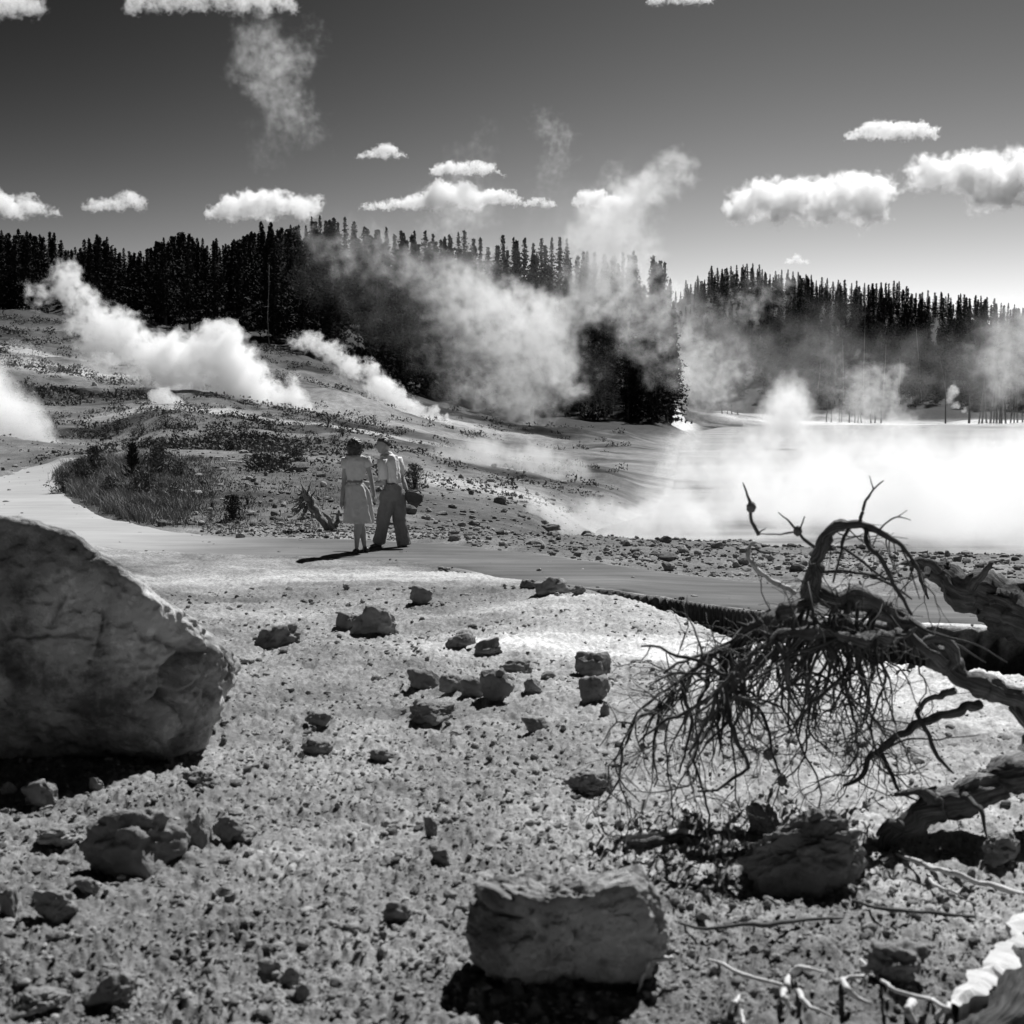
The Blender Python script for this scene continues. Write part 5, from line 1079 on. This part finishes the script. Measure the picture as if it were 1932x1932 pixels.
def hair_cap(c, fwd, hgt, mode, name, parent):
    f = Vector(fwd).normalized(); up = Vector((0, 0, 1)); r_ = f.cross(up).normalized(); up = r_.cross(f); M_ = np.array([r_[:], f[:], up[:]]); d, F = ICO[5]; h = hgt / 2
    n_ = fbm(d[:, 0] * 4, d[:, 1] * 4, d[:, 2] * 9, 4, 17)
    if mode == 'bob':
        V = d * np.array([.90, 1.0, 1.06]); V[:, 1] -= .05
        V += d * (.10 * n_)[:, None]; face = (d[:, 1] > .35) & (d[:, 2] < .45); V[face] *= .72
        low = d[:, 2] < -.55; V[low, 2] = -.80 + .1 * n_[low]; V[:, 2] *= np.where(d[:, 2] < 0, 1.12, 1)
    else:
        V = d * np.array([.80, .95, 1.05]); V[:, 1] -= .04; V += d * (.06 * n_)[:, None]
        hid = (d[:, 2] < .32 + .75 * np.clip(d[:, 1], -.55, .35) * 1.0) ; V[hid] *= .78
        V[(d[:, 2] < -.35)] *= .8
    o = mesh_np(name, V * h @ M_ + np.array(c[:]), F, M_HAIR); return o
def creases(o, amp, fr):
    me = o.data; n = len(me.vertices); V = np.empty(n * 3, np.float32); me.vertices.foreach_get('co', V); V = V.reshape(-1, 3).astype(float); N_ = np.empty(n * 3, np.float32); me.vertices.foreach_get('normal', N_); N_ = N_.reshape(-1, 3)
    q = 1 - 2 * np.abs(fbm(V[:, 0] * fr, V[:, 1] * fr, V[:, 2] * fr * .55 + V[:, 0] * 3, 3, 77)); V += N_ * (amp * q)[:, None]; me.vertices.foreach_set('co', V.astype(np.float32).ravel()); me.update(); return o
def child(o, root):
    o.parent = root; o.matrix_parent_inverse = Matrix.Translation(-Vector(root.location)); return o
# ---------------------------------------------------------------- woman
gw = hit(*crop(660, 1455)); Yw2 = gw.y + .05; s_ = Yw2 / FL
def W(cx_, cy_, dy=0.0):
    u, v = crop(cx_, cy_); return at(u, v, Yw2 + dy)
woman = empty('person', gw, 'woman in a light belted knee length dress walking beside the man', 'person')
A = Acc(); c_ = .1823 * s_
fw = (.45, .80, -.06)
hc = W(640, 345); head(A, hc, fw, 175 * c_)
A.tube([W(642, 400), W(645, 440), W(645, 480)], [.047, .046, .06], 12)
A.add(*loft(densify([(W(645, 425), .05, .05, 0), (W(645, 450), .135, .075, 0), (W(645, 500), .145, .09, 0), (W(642, 600), .125, .085, 0), (W(640, 690), .10, .075, 0), (W(650, 770), .135, .10, 0), (W(655, 860), .15, .11, 0), (W(655, 920), .12, .1, 0)])))
def arm(A, S_, E_, H_, r0=.047, r1=.038, r2=.024): A.tube([S_, (S_ + E_) / 2, E_, (E_ + H_) / 2, H_], [r0, r0 * .92, r1, r1 * .9, r2], 12)
S1, E1, H1 = W(545, 462), W(528, 690, .02), W(502, 905, -.08); arm(A, S1, E1, H1); hand(A, H1, (-.05, -.1, -1), (0, 1, 0), .95)
S2, E2, H2 = W(748, 462), W(800, 660, .02), W(838, 850, -.06); arm(A, S2, E2, H2); hand(A, H2, (.15, -.1, -1), (0, 1, 0), .95)
for hp_, kn, an_, toe in [(W(610, 880), W(668, 1150, .0), W(655, 1385, -.02), W(625, 1445, -.14)), (W(700, 880), W(700, 1140, .1), W(735, 1365, .06), W(770, 1415, -.02))]:
    A.tube([hp_, (hp_ + kn) / 2, kn, kn * .65 + an_ * .35, kn * .3 + an_ * .7, an_], [.085, .072, .054, .054, .038, .030], 14)
    heel = an_ + Vector((0, .02, -.055)); A.tube([an_, heel * .6 + an_ * .4, (heel + toe) / 2, toe], [.031, .032, .03, .024], 10)
bw = A.build('body', M_SKIN); remesh(bw, .011); child(bw, woman)
A = Acc(); A.add(*loft(densify([(W(645, 432), .085, .06, 0), (W(645, 448), .150, .085, 0), (W(645, 505), .165, .105, 0), (W(643, 580), .150, .105, 0), (W(640, 650), .123, .092, 0), (W(638, 705), .108, .085, 0), (W(645, 760), .150, .112, 0), (W(655, 850), .178, .135, 0), (W(662, 960), .196, .155, .05), (W(668, 1060), .207, .17, .08), (W(672, 1135), .215, .18, .1)], 6), 72, True, .08, 1.3))
for S_, E_ in ((S1, E1), (S2, E2)): A.tube([S_ * 1.0 + Vector((0, 0, .005)), S_ * .75 + E_ * .25, S_ * .55 + E_ * .45], [.062, .064, .066], 14)
dr = A.build('dress', M_DRESS); creases(dr, .009, 9); child(dr, woman)
A = Acc(); A.add(*loft(densify([(W(638, 694), .114, .091, 0), (W(638, 716), .114, .091, 0)], 3), 40)); child(A.build('belt', M_TROUS), woman)
child(hair_cap(hc, fw, 178 * c_, 'bob', 'hair', woman), woman)
for an_, toe in [(W(655, 1385, -.02), W(622, 1448, -.16)), (W(735, 1365, .06), W(772, 1420, -.04))]:
    A = Acc(); heel = an_ + Vector((0, .03, -.05)); A.tube([heel, (heel + toe) / 2 + Vector((0, 0, .006)), toe], [.034, .036, .026], 12); A.tube([heel, heel + Vector((0, .005, -.05))], [.018, .01], 8); child(A.build('shoe', M_SHOE), woman)
# ---------------------------------------------------------------- man
gm_ = hit(*crop(1010, 1395)); Ym2 = gm_.y + .05; s2 = Ym2 / FL
def Mn(cx_, cy_, dy=0.0):
    u, v = crop(cx_, cy_); return at(u, v, Ym2 + dy)
man = empty('person', gm_, 'man in a pale shirt and dark wide trousers looking at the woman', 'person')
c_ = .1823 * s2; A = Acc(); fm = (-.88, -.35, -.08); hm = Mn(932, 335); head(A, hm, fm, 168 * c_)
A.tube([Mn(945, 385), Mn(965, 430), Mn(985, 470)], [.055, .056, .07], 12)
A.add(*loft(densify([(Mn(985, 420), .06, .06, 0), (Mn(990, 450), .125, .13, 0), (Mn(1000, 520), .13, .16, 0), (Mn(1015, 620), .118, .145, 0), (Mn(1030, 720), .105, .13, 0), (Mn(1035, 800), .125, .14, 0), (Mn(1035, 860), .11, .12, 0)])))
Sn, En, Hn = Mn(925, 480, -.13), Mn(935, 725, -.14), Mn(800, 728, -.02); arm(A, Sn, En, Hn, .056, .046, .03); hand(A, Hn, (-1, .1, .05), (0, 0, 1), 1.05, .3)
Sf, Ef, Hf = Mn(1075, 470, .14), Mn(1120, 660, .2), Mn(1170, 790, .1); arm(A, Sf, Ef, Hf, .056, .046, .03); hand(A, Hf, (.5, -.1, -.8), (0, 1, 0), 1.05, .8)
LEGS = [(Mn(985, 830, -.03), Mn(935, 1090, -.06), Mn(890, 1345, -.02), Mn(800, 1388, -.05)), (Mn(1075, 830, .05), Mn(1095, 1090, .06), Mn(1150, 1365, .04), Mn(1068, 1412, -.02))]
for hp_, kn, an_, toe in LEGS:
    A.tube([hp_, (hp_ + kn) / 2, kn, (kn + an_) / 2, an_], [.095, .085, .062, .056, .036], 14); A.tube([an_, an_ + Vector((0, 0, -.05)), toe], [.036, .038, .03], 10)
bmn = A.build('body', M_SKIN); remesh(bmn, .011); child(bmn, man)
A = Acc(); A.add(*loft(densify([(Mn(975, 415), .075, .075, 0), (Mn(985, 440), .13, .14, 0), (Mn(998, 500), .142, .178, 0), (Mn(1010, 580), .138, .17, 0), (Mn(1022, 650), .132, .16, 0), (Mn(1035, 712), .118, .145, 0), (Mn(1036, 740), .112, .14, 0)], 6), 60, True, .03, 2.0))
for S_, E_ in ((Sn, En), (Sf, Ef)): A.tube([S_ + Vector((0, 0, .005)), S_ * .6 + E_ * .4, S_ * .18 + E_ * .82], [.074, .07, .066], 14)
child(creases(A.build('shirt', M_SHIRT), .012, 10), man)
A = Acc(); A.tube([Mn(962, 405, -.05), Mn(985, 408, -.1), Mn(1015, 412, 0)], [.018, .022, .016], 8); child(A.build('collar', M_SHIRT), man)
A = Acc(); A.add(*loft(densify([(Mn(1036, 722), .116, .143, 0), (Mn(1034, 780), .136, .16, 0), (Mn(1030, 850), .142, .165, 0), (Mn(1030, 905), .11, .14, 0)], 5), 40))
for hp_, kn, an_, toe in LEGS: A.tube([hp_ + Vector((0, 0, .05)), hp_, (hp_ + kn) / 2, kn, (kn + an_) / 2, an_ * .97 + kn * .03 - Vector((0, 0, .01))], [.10, .118, .110, .098, .094, .098], 24)
tr = A.build('trousers', M_TROUS); remesh(tr, .014, 1); creases(tr, .012, 7); child(tr, man)
for hp_, kn, an_, toe in LEGS:
    A = Acc(); hl = an_ + Vector((.03, .0, -.045)); A.tube([hl, (hl + toe) / 2 + Vector((0, 0, .012)), toe], [.045, .048, .034], 12); child(A.build('shoe', M_SHOE), man)
child(hair_cap(hm, fm, 174 * c_, 'short', 'hair', man), man)
A = Acc(); A.add(*loft(densify([(Mn(1030, 716), .121, .149, 0), (Mn(1034, 734), .121, .149, 0)], 3), 40)); child(A.build('belt', M_SHOE), man)
# the bundle he carries behind him
A = Acc(); d, F = ICO[5]; V = d * soft_poly(d, [(0, 0, 1), (1, 0, .1), (-1, 0, .1), (0, -1, 0), (0, 1, 0), (0, 0, -1), (.8, 0, -.8), (-.7, 0, -.9), (-.6, 0, .8)], [.088, .135, .14, .07, .07, .105, .12, .10, .14], 12)[:, None]
V += d * (.012 * fbm(*(V.T * 14), 3, 5))[:, None]; cc = Mn(1245, 875, .08); tl = .28; V = V @ np.array([[math.cos(tl), 0, -math.sin(tl)], [0, 1, 0], [math.sin(tl), 0, math.cos(tl)]])
A.add(V + np.array(cc[:]), None, F); bag = A.build('bag', M_JACK); tag(bag, 'dark bag hanging from the hand behind the man', 'bag')
A = Acc(); A.tube([Mn(1150, 830, .08), Mn(1165, 795, .08), Mn(1200, 798, .08), Mn(1260, 810, .08), Mn(1300, 800, .08), Mn(1325, 830, .08)], [.012, .012, .014, .012, .012, .012], 8); hh = A.build('handle', M_JACK); hh.parent = bag
